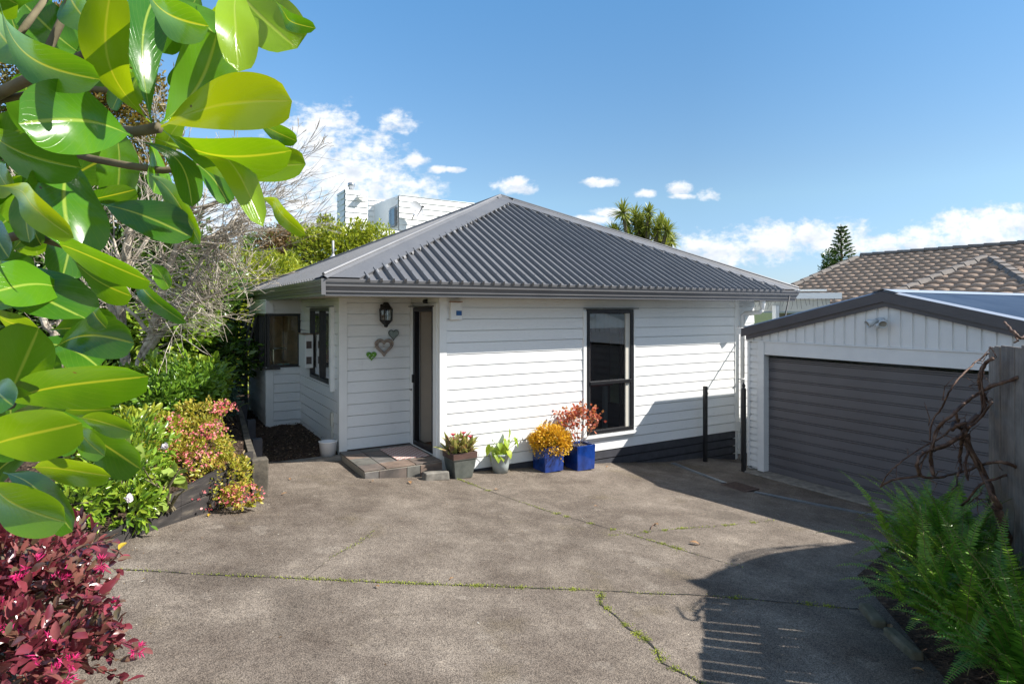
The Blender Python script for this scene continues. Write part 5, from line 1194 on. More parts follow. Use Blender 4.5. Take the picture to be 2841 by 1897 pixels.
def whip(x0, y0, x1, y1, t0, t1, r, sag, kids):
    a, b = at(x0, y0, t0), at(x1, y1, t1); L = (b - a).length; n = 7; P = []
    for i in range(n + 1):
        u = i / n; P.append(a.lerp(b, u) + Vector((rr.gauss(0, .012), rr.gauss(0, .012), rr.gauss(0, .010) - sag * math.sin(math.pi * u) * L)))
    mb.tube(P, [max(.0014, r * (1 - .75 * i / n)) for i in range(n + 1)], 4, False)
    for k in range(kids):
        j = rr.randint(1, n - 1); d = (P[j + 1] - P[j]).normalized() + Vector((rr.gauss(0, .5), rr.gauss(0, .5), rr.gauss(0, .42))); q = P[j] + d * L * rr.uniform(.10, .30)
        m_ = P[j].lerp(q, .55) + Vector((rr.gauss(0, .02), rr.gauss(0, .02), rr.gauss(0, .02))); mb.tube([P[j], m_, q], [.0032, .0024, .0014], 3, False)
for k in range(250):                                             # dense pale whips fanning out to the right and drooping
    u = rr.random(); sx, sy = rr.choice(((340 + 60 * u, 620 + 380 * u), (430 + 90 * u, 900 - 330 * u), (500 + 160 * u, 840 - 240 * u), (480 + 200 * u, 700 - 80 * u)))
    an = R(rr.triangular(-48, 55, 2)); Lp = rr.uniform(110, 300); ex_, ey_ = sx + math.cos(an) * Lp, sy + math.sin(an) * Lp
    lim = 740 if ey_ < 640 else (700 if ey_ < 780 else 650)
    if ex_ > lim: ex_ = lim - rr.uniform(0, 60)
    if ey_ > 930: ey_ = 930 - rr.uniform(0, 60)
    if ey_ < 560 and ex_ < 700: ey_ = 560 + rr.uniform(-30, 30)
    whip(sx, sy, ex_, ey_, 8.4 + rr.uniform(-.5, .5), 8.2 + rr.uniform(-.9, .8), rr.uniform(.005, .010), rr.uniform(-.10, .10), 3)
for (x0, y0, x1, y1) in ((640, 620, 880, 400), (660, 600, 895, 460), (680, 640, 905, 590), (640, 560, 890, 350), (650, 580, 880, 520), (660, 690, 860, 655), (640, 540, 878, 470), (700, 560, 800, 420), (690, 600, 850, 480), (680, 680, 915, 560), (640, 600, 790, 520), (650, 650, 820, 610), (700, 500, 860, 395)):
    whip(x0, y0, x1, y1, 8.4, 8.3 + rr.uniform(-.3, .3), .007, .08, 14)
mb.build('branches', TWIG, t)

# hillside trees and bushes behind the house
hill = sheet('hillside', list(np.linspace(-60, 30, 19)), list(np.linspace(14, 90, 16)), lambda x, y: min(9, max(-.3, (y - 14) * .16 - max(0, x + 2) * .35)) - .3, GRASS)
def hz(p): return min(9, max(-.3, (p[1] - 14) * .16 - max(0, p[0] + 2) * .35)) - .3
def htree(label, blobs, n, size, m, seed, **k):
    b = blobs[0]; return tree(label, (b[0], b[1], hz(b) - .1), blobs, n, size, m, seed, group='bushes behind the white hill house', **k)
htree('yellow green bush right of the pale vent pipe', [B(960, 690, 24, 1.1, 1, .9), B(1040, 680, 24.5, .9, 1, .7), B(880, 700, 23.5, .9, 1, 1.0), B(905, 640, 23.8, .35, .4, .55), B(1000, 650, 24, .5, .5, .5)], 10000, .15, LG3, 91)
htree('rusty brown bush beside the yellow green bush', [B(820, 690, 25, 1.0, 1, .8), B(850, 720, 24.5, .9, 1, .7), B(770, 670, 25.5, .8, .8, .7)], 6000, .15, leafmat('rusty_leaf', [(.12, .10, .03), (.24, .13, .05), (.30, .16, .06)], .5, .3), 92)
htree('dark green bush on the hill skyline', [B(810, 655, 28, 1.1, 1, .5), B(740, 700, 27, 1.2, 1, .8)], 5000, .16, LG4, 93)
# hill fence
t = thing('hill_fence', 'small pale slatted fence on the hill behind the bare tree', 'fence', tuple(at(770, 720, 22))); mb = MB(); p = at(735, 735, 22); q = at(812, 745, 22)
for i in range(8): a = p + Vector((0, 0, .32 - i * .07)); b = q + Vector((0, 0, .30 - i * .07)); mb.bar(a, b, .03, .04)
for u in (0, .5, 1): a = p.lerp(q, u); mb.bar(a - Vector((0, 0, 1.5)), a + Vector((0, 0, .36)), .06, .06, (0, 1, 0))
mb.build('slats', plain('pale_fence', (.5, .45, .36), .7, .1), t)
a = at(700, 735, 22.3); b = at(738, 700, 22.3); mb = MB(); mb.obox(at(700, 735, 22.5) , at(738, 735, 22.5) - at(700, 735, 22.5), (0, .1, 0), (0, 0, .5)); tag(mb.build('pale_wall', plain('cream_render', (.5, .46, .38), .8, .08)), 'small cream wall beside the pale slatted fence', 'wall')

# white two storey house on the hill --------------------------------------------
hs = thing('hill_house', 'white flat-roofed weatherboard house with tall chimney on the hill', 'house', tuple(at(1120, 640, 30)))
W2 = plain('hill_house_white', (.80, .80, .78), .5, .03)
def hw(name, px0, px1, pyt0, pyt1, pyb, t0, t1, pitch=.28, mat=W2, th=.3):
    a, b = at(px0, pyt0, t0), at(px1, pyt1, t1); u = Vector((b.x - a.x, b.y - a.y, 0)); L = u.length; u.normalize(); n = Vector((u.y, -u.x, 0)); zb = at(px0, pyb, t0).z; zt = min(a.z, b.z)
    mb = MB(); globals().__setitem__('GAP', .020); clad(mb, (a.x, a.y, 0), u, n, L, zb, zt, pitch, lip=.05); globals().__setitem__('GAP', .012)
    p0, p1 = a - n * .014, b - n * .014
    mb.prism([(p0.x, p0.y, zb), (p1.x, p1.y, zb), (p1.x, p1.y, b.z), (p0.x, p0.y, a.z)], -n * th)
    return mb.build(name, mat, hs), u, n
ch, u_, n_ = hw('chimney', 958, 1020, 526, 531, 720, 29, 29.6, th=1.0)
hw('chimney', 937, 957.5, 538, 526, 720, 30.2, 29.02, th=.2)
mb = MB(); c = at(975, 525, 29.6); mb.lathe(c, [(.12, -.1), (.12, .10), (.17, .12), (.17, .28), (.12, .30)], 12); mb.build('flue', plain('steel_flue', (.4, .42, .44), .3, .1, metal=.8), hs, True)
w1 = hw('wall', 1022, 1082, 553, 556, 720, 32, 32.4, th=.3)
w2 = hw('wall', 1078, 1106, 555, 543, 720, 31.0, 29.5, th=.2)
w3 = hw('wall', 1107, 1400, 542, 572, 720, 29.5, 33.0, th=4)
hw('wall', 1012, 1044, 640, 634, 720, 27.4, 28, th=.5); hw('wall', 1052, 1115, 634, 640, 720, 28, 28.8, th=.5)
a = at(1080, 583, 30.85); b = at(1102, 579, 29.6)
mb = MB(); zb = at(1080, 636, 30.85).z; a2 = Vector((a.x, a.y, zb)); b2 = Vector((b.x, b.y, zb)); nn = Vector((b.y - a.y, a.x - b.x, 0)).normalized() * .08
mb.prism([a2 + nn, b2 + nn, Vector((b.x, b.y, a.z)) + nn, Vector((a.x, a.y, a.z)) + nn], nn * .3); win = mb.build('window', plain('grey_window_frame', (.25, .26, .27), .4, .05), hs)
mb = MB(); 
for f0, f1 in ((.08, .48), (.54, .92)):
    q0 = a2.lerp(b2, f0) + nn * 1.45; q1 = a2.lerp(b2, f1) + nn * 1.45; h = a.z - zb; mb.quad(q0 + Vector((0, 0, .08)), q1 + Vector((0, 0, .08)), q1 + Vector((0, 0, h - .08)), q0 + Vector((0, 0, h - .08)))
mb.build('pane', plain('reflective_dark_glass', (.04, .07, .11), .06, .1), win)
mb = MB(); p = at(1000, 548, 29.3); mb.box(p.x - .18, p.x + .18, p.y - .25, p.y, p.z - .05, p.z + .02); mb.box(p.x - .05, p.x + .05, p.y - .2, p.y, p.z + .02, p.z + .18); mb.build('wall_light', W2, hs)
t = thing('satellite_dish', 'pale satellite dish on the white hill house wall', 'satellite dish', tuple(at(1152, 580, 29)))
c = at(1155, 582, 29.3); ax = Vector((-.25, -.85, .35)).normalized(); ax = Vector((.45, -.95, .25)).normalized(); a1 = ax.cross(Vector((0, 0, 1))).normalized(); a2 = a1.cross(ax)
mb = MB(); mb.lathe(c, [(.001, -.09), (.15, -.08), (.30, -.03), (.42, .03), (.43, .04)], 20, a1, a2, ax); mb.build('dish', plain('dish_grey', (.40, .41, .43), .5, .03), t, True)
mb = MB(); e = c + ax * .42; mb.tube([c - a2 * .3, e], .02, 5); mb.tube([c - ax * .07, c - ax * .2 - Vector((0, 0, .25)), c - ax * .2 - Vector((0, 0, .4)) + Vector((0, .2, 0))], .025, 5); mb.build('arm', BLACKIR, t)
mb = MB(); mb.box(e.x - .05, e.x + .05, e.y - .05, e.y + .05, e.z - .04, e.z + .05); mb.build('receiver', BLACKIR, t)

# tiled roof neighbour --------------------------------------------------------
m = M('brown_concrete_tile'); n = m.noise(1.5, 5); n2 = m.noise(25, 4, .6)
m.base(m.mix(.5, m.ramp(n, [(.3, (.32, .225, .165)), (.7, (.43, .32, .24))]), m.ramp(n2, [(.3, (.20, .14, .10)), (.7, (.50, .375, .285))]))).rough(.85, .25); TILE = m.m
RIDG = plain('ridge_tile', (.17, .145, .125), .8, .2, 10)
nb = thing('tiled_roof_house', 'neighbouring house with brown wavy concrete tile roof behind the garage', 'house', (17, -2, -.5))
def tiles(name, poly, eave_a, eave_b, parent, tw=.30, th=.34):
    """wavy tile courses over a planar polygon; eave_a->eave_b gives the horizontal direction"""
    poly = [Vector(p) for p in poly]; o = Vector(eave_a); e = (Vector(eave_b) - o).normalized(); far = max(poly, key=lambda p: ((p - o) - e * (p - o).dot(e)).length); s = ((far - o) - e * (far - o).dot(e)).normalized(); n = e.cross(s); n = n if n.z > 0 else -n
    P2 = [((p - o).dot(e), (p - o).dot(s)) for p in poly]
    def spans(v):
        xs_ = []
        for (x0, y0), (x1, y1) in zip(P2, P2[1:] + P2[:1]):
            if (y0 <= v < y1) or (y1 <= v < y0): xs_.append(x0 + (v - y0) / (y1 - y0) * (x1 - x0))
        return sorted(xs_)
    vmax = max(q[1] for q in P2); V = []; Fq = []; v = min(q[1] for q in P2) + .001; r = 0; K = 8
    while v < vmax:
        v2 = min(v + th + .02, vmax + .02); sp = spans(min(v + th * .45, vmax - .01))
        if len(sp) >= 2:
            x0, x1 = sp[0], sp[-1]; k0, k1 = math.floor(x0 / tw * K), math.ceil(x1 / tw * K)
            b0 = len(V)
            for k in range(k0, k1 + 1):
                x = k * tw / K; ph = (k % K) / K; h = .045 * (math.sin(ph * math.pi) ** .8 if ph < .999 else 0)
                lo = .045 + .012 * math.sin(r * 5 + k // K * 3)
                bot = o + e * x + s * (v - .015 * math.sin(ph * math.pi)) + n * (h + lo); top_ = o + e * x + s * v2 + n * (h * .9 + .004); low = o + e * x + s * (v - .0) + n * (h + .0)
                V += [low, bot, top_]
            for k in range(k1 - k0):
                a = b0 + k * 3; Fq += [(a, a + 3, a + 4, a + 1), (a + 1, a + 4, a + 5, a + 2)]
        v += th; r += 1
    return npmesh(name, np.array([tuple(q) for q in V]), np.array(Fq), TILE, parent)
rA = at(2390, 712, 22); 
ydir = Vector((0, -1, 0))
rB = rA + ydir * 22
eC = Vector((13.7, 5.9, 2.25)); eD = Vector((13.7, -17.5, 2.25)); rB = Vector((rA.x, -17.5, rA.z))
tiles('roof', [eC, eD, rB, rA], eC, eD, nb)
mb = MB(); mb.quad(eC, rA, Vector((23.3, 5.9, 2.25))); mb.quad(rA, rB, Vector((23.3, -17.5, 2.25)), Vector((23.3, 5.9, 2.25))); mb.build('rear_roof', TILE, nb)
def ridge(p, q, par, step=.42):
    p, q = Vector(p), Vector(q); L = (q - p).length; d = (q - p) / L; n = int(L / step); mb = MB(); s = d.cross(Vector((0, 0, 1))).normalized(); u = s.cross(d)
    for i in range(n):
        a = p + d * i * step; b = a + d * (step + .03); lift = u * (.05 if i % 1 == 0 else .05)
        for (s0, h0), (s1, h1) in (((-.13, -.03), (-.07, .06)), ((-.07, .06), (.07, .06)), ((.07, .06), (.13, -.03))):
            mb.quad(a + s * s0 + u * (h0 + .07), b + s * s0 + u * (h0 + .045), b + s * s1 + u * (h1 + .045), a + s * s1 + u * (h1 + .07))
        mb.quad(a + s * -.13 + u * .04, a + s * -.07 + u * .13, a + s * .07 + u * .13, a + s * .13 + u * .04)
    return mb.build('ridge_tiles', RIDG, par)
ridge(eC + Vector((0, 0, .02)), rA, nb); ridge(rA, rB, nb)
wA = at(2741, 716, 15.2); wL = at(2515, 805, 14.6); wR = at(2900, 822, 12.2); zE = 2.45
# projecting wing: hip end facing the drive plus its right slope
dL = (wL - wA); dRr = (wR - wA); wL2 = wA + dL * ((zE - wA.z) / dL.z) if abs(dL.z) > .01 else wL; wR2 = wA + dRr * ((zE - wA.z) / dRr.z)
tiles('wing_roof', [wL2, wR2, wA], wL2, wR2, nb)
back = Vector((.97, -.22, 0)).normalized() * 5
bk = wR2 + Vector((4.2, -1.6, 0)); rw = wA + Vector((5, .0, 0))
tiles('wing_side_roof', [wR2, bk, rw, wA], wR2, bk, nb); ridge(wL2, wA, nb, .36); ridge(wR2, wA, nb, .36)
mb = MB(); nbm = plain('neighbour_wall', (.26, .24, .17), .8, .1); mb.box(14.3, 22.8, -17, 5.3, -1, 2.1); mb.build('wall', nbm, nb)
mb = MB(); mb.box(13.62, 13.72, -17.5, 5.9, 2.12, 2.24); mb.build('gutter', plain('grey_gutter', (.35, .38, .38), .4, .05), nb)
mb = MB(); vp2 = at(2525, 752, 19.5); mb.tube([vp2 - Vector((0, 0, .15)), vp2 + Vector((0, 0, .22))], .03, 8); mb.lathe(vp2 - Vector((0, 0, .12)), [(.16, -.02), (.05, .06)], 10); mb.build('vent_pipe', plain('vent_white', (.6, .6, .58), .5, .05), nb)
# white gutter and pergola beam between the houses, hung with fairy lights
pg = thing('pergola', 'white pergola beam and post behind the house corner', 'pergola', tuple(at(2145, 900, 14)))
ga = at(2180, 821, 14.5); gb_ = at(2336, 819, 14.2)
mb = MB(); u = (gb_ - ga); u.z = 0; a0 = ga - u * .8; mb.obox((a0.x, a0.y, ga.z - .07), u * 1.8, Vector((-u.y, u.x, 0)).normalized() * .12, (0, 0, .14)); a0 += Vector((0, 0, .0)); mb.obox((a0.x, a0.y + .3, ga.z + .11), u * 1.75, Vector((-u.y, u.x, 0)).normalized() * .1, (0, 0, .05)); mb.build('beam', TRIM, pg)
mb = MB(); a0 = ga - u * .8; mb.obox((a0.x, a0.y + .15, ga.z - .36), u * 1.7, Vector((-u.y, u.x, 0)).normalized() * .05, (0, 0, .28)); mb.build('fascia', plain('cream_fascia', (.55, .54, .48), .6, .04), pg)
pp = at(2152, 860, 14.6); mb = MB(); mb.box(pp.x - .06, pp.x + .06, pp.y - .05, pp.y + .05, -.6, pp.z + .1); mb.build('post', TRIM, pg)
t = thing('string_light', 'fairy light wire drooping from the white pergola beam', 'string lights', tuple(ga)); mb = MB(); rr = random.Random(2)
for i in range(22):
    p = ga + u * (-.75 + i * .075) - Vector((0, .06, .06)); L = rr.uniform(.12, .26); mb.tube([p, p + Vector((rr.uniform(-.04, .04), 0, -L * .6)), p + Vector((rr.uniform(-.08, .08), 0, -L))], .004, 4)
mb.build('wire', plain('dark_wire', (.06, .05, .045), .6, .1), t)

# cabbage tree and norfolk pine ------------------------------------------------
t = thing('cabbage_tree', 'cabbage tree with round spiky heads behind the main roof', 'tree', tuple(at(1790, 900, 26))); mb = MB(); base = at(1780, 900, 26); rr = random.Random(31); lf = MB()
heads = [(1728, 590, .62), (1740, 622, .55), (1800, 625, .6), (1770, 630, .55), (1825, 640, .6), (1760, 680, .6), (1800, 690, .6), (1840, 680, .55), (1700, 640, .45), (1762, 600, .6), (1790, 640, .5), (1780, 610, .5), (1745, 660, .5), (1820, 660, .55), (1850, 640, .55), (1862, 668, .5), (1712, 650, .45), (1800, 590, .45), (1835, 615, .5), (1775, 665, .5)]
for x, y, r in heads:
    h = at(x, y, 26 + rr.uniform(-.6, .6)); mb.tube([base + Vector((0, 0, 1.2)), base.lerp(h, .6) + Vector((0, 0, .1)), h], [.16, .10, .07], 6, False)
    for k in range(85):
        strap(lf, h, rr.uniform(0, 6.28), R(rr.uniform(-55, 85)), r * rr.uniform(.7, 1.15), .055, rr.uniform(.1, .8), rr)
mb.tube([Vector((base.x, base.y, -1)), base + Vector((0, 0, 1.3))], [.25, .17], 8); mb.build('trunk', BARK, t); lf.build('crown', leafmat('cabbage_tree_leaf', [(.12, .18, .02), (.28, .34, .04), (.46, .46, .10)], .4, .3), t)
t = thing('norfolk_pine', 'tall tiered norfolk pine on the skyline', 'tree', tuple(at(2338, 800, 60))); mb = MB(); base = at(2336, 800, 60); topp = at(2333, 622, 60); mb.tube([Vector((base.x, base.y, -2)), base, topp], [.35, .22, .03], 8); mb.build('trunk', BARK, t)
P = []; D = []; N = []; br = MB(); rr = random.Random(5)
H_ = topp.z - base.z
for i in range(17):
    u = i / 17; zc = base.z + H_ * (.02 + .95 * u); rad = (1 - u) ** .8 * 1.75 + .10; nb_ = 7
    for k in range(nb_):
        a = k * 2 * math.pi / nb_ + i * .5; d = Vector((math.cos(a), math.sin(a), .15)); tip = Vector((base.x, base.y, zc)) + d * rad; o_ = Vector((base.x, base.y, zc)); br.tube([o_, tip], [.04, .015], 4, False)
        for j in range(34):
            v = rr.uniform(.3, 1.0); p = o_.lerp(tip, v) + Vector((rr.gauss(0, .05), rr.gauss(0, .05), .05 + v * v * .10)); P.append(tuple(p)); D.append(tuple(d + Vector((rr.gauss(0, .3), rr.gauss(0, .3), .55)))); N.append((rr.gauss(0, 1), rr.gauss(0, 1), .5))
br.build('branches', BARK, t); scatter('crown', LG2, P, D, N, .26, .09, T_FOLD, t)
tree('small dark tree at the foot of the norfolk pine', tuple(at(2310, 800, 62)), [B(2308, 722, 62, .85, .8, 1.1), B(2300, 752, 62, 1.0, .8, .9)], 2200, .26, LG2, 97, group='skyline trees')

# ------------------------------------------------------------------ big-leaved tree in the left foreground
BIG = M('big_glossy_leaf'); uvn = BIG.n.new('ShaderNodeUVMap'); uvn.uv_map = 'uv'; sp = BIG.n.new('ShaderNodeSeparateXYZ'); BIG.l.new(uvn.outputs[0], sp.inputs[0])
mid = BIG.math('ABSOLUTE', BIG.math('SUBTRACT', sp.outputs[0], .5)); rib = BIG.ramp(mid, [(.0, (1, 1, 1)), (.012, (1, 1, 1)), (.035, (0, 0, 0))])
v_ = BIG.math('SUBTRACT', BIG.math('MULTIPLY', sp.outputs[1], 11), BIG.math('MULTIPLY', mid, 9)); vein = BIG.ramp(BIG.math('PINGPONG', v_, .5), [(.0, (1, 1, 1)), (.035, (.0, 0, 0))])
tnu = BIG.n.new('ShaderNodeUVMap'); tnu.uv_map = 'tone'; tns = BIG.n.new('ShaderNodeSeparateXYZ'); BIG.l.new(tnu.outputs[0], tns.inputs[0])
cb_ = BIG.ramp(tns.outputs[0], [(0, (.025, .11, .010)), (.4, (.06, .20, .010)), (.7, (.13, .30, .010)), (1, (.34, .48, .012))])  # high tone paints a yellow backlit look into the leaf colour
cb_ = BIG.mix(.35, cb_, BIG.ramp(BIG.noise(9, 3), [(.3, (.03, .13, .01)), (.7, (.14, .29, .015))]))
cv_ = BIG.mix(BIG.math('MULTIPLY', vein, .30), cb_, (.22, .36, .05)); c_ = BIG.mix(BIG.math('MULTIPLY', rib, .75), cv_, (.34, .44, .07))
sv = BIG.voro(60); spt = BIG.ramp(sv.outputs['Distance'], [(.0, (1, 1, 1)), (.10, (1, 1, 1)), (.16, (0, 0, 0))]); skp = BIG.ramp(sv.outputs['Color'], [(.86, (0, 0, 0)), (.88, (1, 1, 1))]); c_ = BIG.mix(BIG.mix(1.0, spt, skp, 'MULTIPLY'), c_, (.10, .07, .02))
BIG.base(c_).rough(BIG.ramp(BIG.noise(40, 3), [(.3, (.15,) * 3), (.7, (.24,) * 3)]), .5); BIG.bump(BIG.math('ADD', BIG.math('MULTIPLY', rib, -.8), BIG.math('ADD', BIG.noise(22, 3), BIG.math('MULTIPLY', vein, -.25))), .22, .002)
tr = BIG.n.new('ShaderNodeBsdfTranslucent'); BIG.l.new(BIG.mix(1.0, c_, (3.0, 2.1, .35), 'MULTIPLY'), tr.inputs[0]); mx = BIG.n.new('ShaderNodeMixShader'); mx.inputs[0].default_value = .33
BIG.l.new(BIG.b.outputs[0], mx.inputs[1]); BIG.l.new(tr.outputs[0], mx.inputs[2]); BIG.l.new(mx.outputs[0], BIG.out.inputs[0])
LV = []; LF = []; LU = []; LT = []; TR = random.Random(3)
def bigleaf(bx, by, tx, ty, wpx, tb, tt, roll=0, bend=0, arch=.08, cup=.12, wave=0, tone=None):
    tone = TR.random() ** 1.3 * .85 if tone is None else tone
    Bp, Tp = at(bx, by, tb), at(tx, ty, tt); ax = (Tp - Bp); L = ax.length; ax.normalize(); c = (Bp + Tp) / 2; vd = (c - Vector((CX, CY, CH))); dist = (tb + tt) / 2; vd.normalize()
    side = ax.cross(-vd).normalized(); nn = side.cross(ax).normalized()
    rot = Matrix.Rotation(R(roll), 3, ax); side = rot @ side; nn = rot @ nn
    if nn.dot(-vd) < 0 and abs(roll) < 90: nn = -nn
    W = wpx * dist / FP / max(.3, abs(math.cos(R(roll)))); NS, NT = 26, 8; b0 = len(LV)
    for i in range(NS + 1):
        s = i / NS; s2 = max(0, (s - .07) / .93); w = (s2 ** .95 * (1 - s2) ** .42) / .430 if 0 < s2 < 1 else 0
        w = max(w * .5, .022 if s < .12 else .003) * W
        p = Bp + ax * L * s + side * (math.sin(s * math.pi) * bend * L) + nn * (arch * L * math.sin(s * math.pi * .95) - wave * L * .3 * math.sin(s * 6.3))
        for j in range(NT + 1):
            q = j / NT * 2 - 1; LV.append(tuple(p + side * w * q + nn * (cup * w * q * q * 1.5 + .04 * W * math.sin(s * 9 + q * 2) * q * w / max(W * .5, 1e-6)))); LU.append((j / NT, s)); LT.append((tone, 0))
    for i in range(NS):
        for j in range(NT): a = b0 + i * (NT + 1) + j; LF.append((a, a + 1, a + NT + 2, a + NT + 1))
SA = 1 / 2.24
def LA(bx, by, tx, ty, w, tb=.80, tt=.78, **k): bigleaf(bx * SA, by * SA, tx * SA, ty * SA, w * SA, tb, tt, **k)
def LB(bx, by, tx, ty, w, tb=.80, tt=.78, **k): bigleaf(bx * SA, 600 + by * SA, tx * SA, 600 + ty * SA, w * SA, tb, tt, **k)
# rosette around its own twig, then the outer leaves
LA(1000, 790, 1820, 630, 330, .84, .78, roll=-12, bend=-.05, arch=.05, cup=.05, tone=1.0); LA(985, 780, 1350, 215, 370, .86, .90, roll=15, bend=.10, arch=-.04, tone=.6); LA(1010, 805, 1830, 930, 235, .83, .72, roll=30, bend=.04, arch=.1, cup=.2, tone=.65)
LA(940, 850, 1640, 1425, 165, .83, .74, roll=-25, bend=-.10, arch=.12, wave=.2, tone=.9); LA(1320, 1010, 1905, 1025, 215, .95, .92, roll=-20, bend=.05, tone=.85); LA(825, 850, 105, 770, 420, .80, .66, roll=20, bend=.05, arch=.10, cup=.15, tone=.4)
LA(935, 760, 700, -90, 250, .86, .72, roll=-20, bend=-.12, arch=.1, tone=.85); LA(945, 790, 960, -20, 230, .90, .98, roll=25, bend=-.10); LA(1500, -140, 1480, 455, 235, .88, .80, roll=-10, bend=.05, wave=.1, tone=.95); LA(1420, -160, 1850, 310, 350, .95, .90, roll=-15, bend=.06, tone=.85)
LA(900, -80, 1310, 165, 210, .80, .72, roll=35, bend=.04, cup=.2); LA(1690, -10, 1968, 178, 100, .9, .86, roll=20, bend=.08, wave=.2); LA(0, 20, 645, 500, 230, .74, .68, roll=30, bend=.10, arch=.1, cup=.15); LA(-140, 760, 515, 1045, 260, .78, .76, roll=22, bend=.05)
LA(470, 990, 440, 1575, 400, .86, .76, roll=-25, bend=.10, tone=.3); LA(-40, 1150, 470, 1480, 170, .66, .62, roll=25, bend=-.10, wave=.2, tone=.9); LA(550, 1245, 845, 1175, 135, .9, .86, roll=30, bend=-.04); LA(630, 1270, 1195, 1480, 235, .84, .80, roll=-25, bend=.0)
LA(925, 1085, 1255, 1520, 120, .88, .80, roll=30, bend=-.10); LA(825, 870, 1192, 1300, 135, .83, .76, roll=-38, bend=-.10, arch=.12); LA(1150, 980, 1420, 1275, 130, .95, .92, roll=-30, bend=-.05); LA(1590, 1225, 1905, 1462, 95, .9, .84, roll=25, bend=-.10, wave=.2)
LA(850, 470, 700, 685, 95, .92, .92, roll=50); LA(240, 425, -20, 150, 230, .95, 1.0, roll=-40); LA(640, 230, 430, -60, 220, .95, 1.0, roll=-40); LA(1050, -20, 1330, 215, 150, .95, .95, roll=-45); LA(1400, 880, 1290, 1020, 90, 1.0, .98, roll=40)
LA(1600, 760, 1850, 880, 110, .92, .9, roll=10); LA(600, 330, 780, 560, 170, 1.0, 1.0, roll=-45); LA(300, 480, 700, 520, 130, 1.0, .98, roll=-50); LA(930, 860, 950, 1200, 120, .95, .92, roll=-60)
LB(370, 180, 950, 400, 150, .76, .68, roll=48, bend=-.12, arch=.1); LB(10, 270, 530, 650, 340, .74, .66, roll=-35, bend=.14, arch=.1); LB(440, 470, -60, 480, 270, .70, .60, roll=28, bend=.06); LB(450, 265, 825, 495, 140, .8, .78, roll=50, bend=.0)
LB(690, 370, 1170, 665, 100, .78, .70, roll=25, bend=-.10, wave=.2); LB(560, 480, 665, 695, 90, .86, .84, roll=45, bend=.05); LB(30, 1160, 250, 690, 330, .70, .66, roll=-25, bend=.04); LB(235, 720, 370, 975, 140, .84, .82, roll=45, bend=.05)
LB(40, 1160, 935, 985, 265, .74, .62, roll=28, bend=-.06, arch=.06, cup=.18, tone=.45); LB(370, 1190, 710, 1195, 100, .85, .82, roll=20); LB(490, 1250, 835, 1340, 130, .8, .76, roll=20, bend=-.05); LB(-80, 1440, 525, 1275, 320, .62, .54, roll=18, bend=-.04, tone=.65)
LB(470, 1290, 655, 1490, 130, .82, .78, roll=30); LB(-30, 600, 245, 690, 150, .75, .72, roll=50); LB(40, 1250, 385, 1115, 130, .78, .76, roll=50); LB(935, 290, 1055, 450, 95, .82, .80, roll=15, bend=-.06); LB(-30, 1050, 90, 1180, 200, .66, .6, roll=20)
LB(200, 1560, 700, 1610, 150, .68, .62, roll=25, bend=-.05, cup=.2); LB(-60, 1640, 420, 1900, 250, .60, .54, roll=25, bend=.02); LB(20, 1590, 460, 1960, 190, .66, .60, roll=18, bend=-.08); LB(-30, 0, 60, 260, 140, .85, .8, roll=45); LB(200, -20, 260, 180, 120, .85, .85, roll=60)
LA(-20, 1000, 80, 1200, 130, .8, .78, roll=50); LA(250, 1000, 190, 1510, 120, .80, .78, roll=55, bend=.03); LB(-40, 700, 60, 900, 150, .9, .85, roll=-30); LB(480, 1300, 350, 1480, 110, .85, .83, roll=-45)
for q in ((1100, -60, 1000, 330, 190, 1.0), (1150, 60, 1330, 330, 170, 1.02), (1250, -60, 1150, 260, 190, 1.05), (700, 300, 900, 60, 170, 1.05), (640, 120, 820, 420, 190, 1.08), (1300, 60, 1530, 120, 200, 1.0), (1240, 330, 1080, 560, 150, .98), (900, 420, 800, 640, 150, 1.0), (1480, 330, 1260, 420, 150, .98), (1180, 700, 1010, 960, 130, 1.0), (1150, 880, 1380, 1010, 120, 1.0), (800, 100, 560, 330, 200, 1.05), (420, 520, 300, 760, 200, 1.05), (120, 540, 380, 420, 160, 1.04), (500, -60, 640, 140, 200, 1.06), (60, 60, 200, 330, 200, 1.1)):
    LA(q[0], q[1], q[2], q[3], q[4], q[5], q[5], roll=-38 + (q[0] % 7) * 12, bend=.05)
rr = random.Random(77)
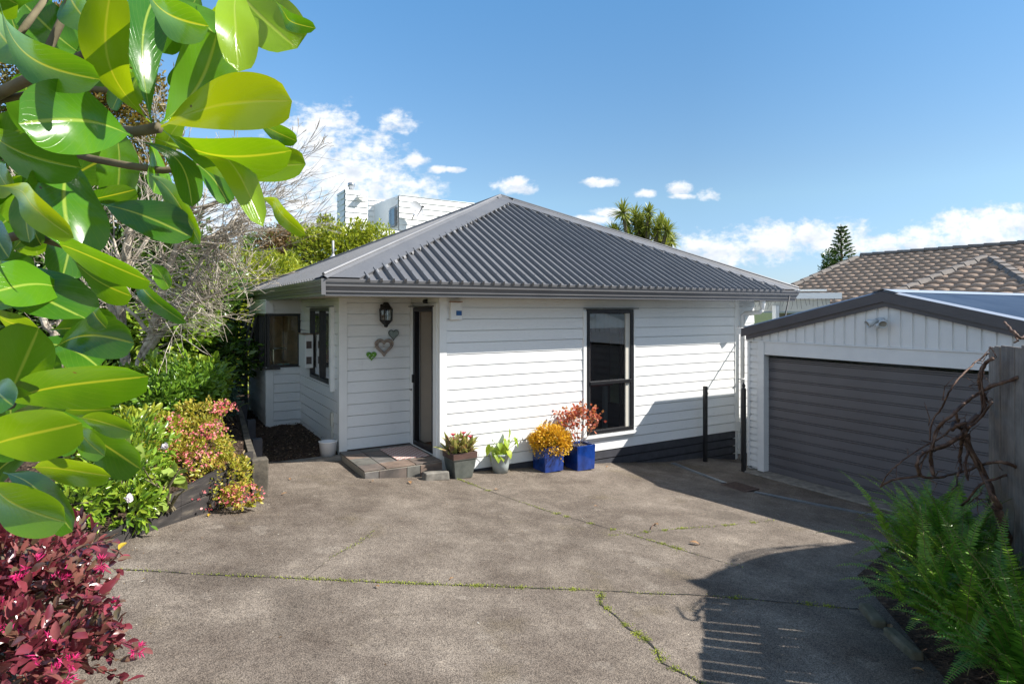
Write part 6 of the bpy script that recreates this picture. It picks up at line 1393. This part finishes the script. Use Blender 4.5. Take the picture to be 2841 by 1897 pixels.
for k in range(66):
    px, py = rr.uniform(-160, 430), rr.uniform(-120, 1250)
    if px > 230 and py > 330: px -= 270
    if px > 120 and 560 < py < 900: continue
    a = rr.uniform(0, 6.28); Lp = rr.uniform(150, 240); tt = rr.uniform(.98, 1.35)
    bigleaf(px, py, px + math.cos(a) * Lp, py + math.sin(a) * Lp, rr.uniform(75, 130), tt, tt + rr.uniform(-.08, .05), roll=rr.uniform(-60, 60), bend=rr.uniform(-.1, .1))
tb = thing('broadleaf_tree', 'large glossy bright green leaves hanging into the left foreground', 'tree', (CX - 1.3, CY + .9, bed_z(CX - 1.3, CY + .9)))
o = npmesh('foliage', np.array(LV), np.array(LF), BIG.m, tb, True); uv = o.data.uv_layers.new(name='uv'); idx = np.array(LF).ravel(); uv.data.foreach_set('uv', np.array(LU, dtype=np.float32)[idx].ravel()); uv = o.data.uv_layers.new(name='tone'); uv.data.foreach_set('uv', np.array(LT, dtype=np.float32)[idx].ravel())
mb = MB()
def br(pts, r0, r1):
    P = [at(x * SA, y * SA, t_) for x, y, t_ in pts]; mb.tube(P, [r0 + (r1 - r0) * i / (len(P) - 1) for i in range(len(P))], 10)
br([(-300, 700, 1.1), (-20, 590, .98), (200, 480, .95), (420, 400, .93), (600, 300, .93), (740, 255, .93)], .010, .006); br([(-60, 380, 1.0), (80, 270, 1.0), (160, 160, 1.0), (300, -30, 1.05)], .007, .005); br([(230, 470, .95), (280, 350, .97), (420, 50, 1.0), (450, -60, 1.0)], .007, .006)
br([(-80, 640, 1.0), (300, 560, .98), (560, 550, .95), (820, 580, .95)], .006, .004); br([(420, 690, 1.0), (620, 790, .92), (830, 820, .86), (985, 795, .84)], .007, .0075); br([(300, 900, 1.0), (560, 985, .96), (800, 1030, .94), (1010, 1060, .93), (1300, 1030, .95)], .006, .005)
br([(-300, 1500, 1.0), (20, 1490, .95), (150, 1450, .9), (400, 1520, .84)], .008, .006); br([(-400, 2400, .95), (-60, 2520, .8), (60, 2510, .75)], .012, .007); br([(-300, 700, 1.1), (-420, 1500, 1.15), (-420, 2400, 1.15)], .022, .03)
p0 = at(-420 * SA, 2400 * SA, 1.15); mb.tube([p0, Vector((CX - 1.2, CY + .9, 1.0)), Vector((CX - 1.3, CY + .9, .4))], [.03, .05, .07], 10)
mb.build('branches', BARK, tb, True)
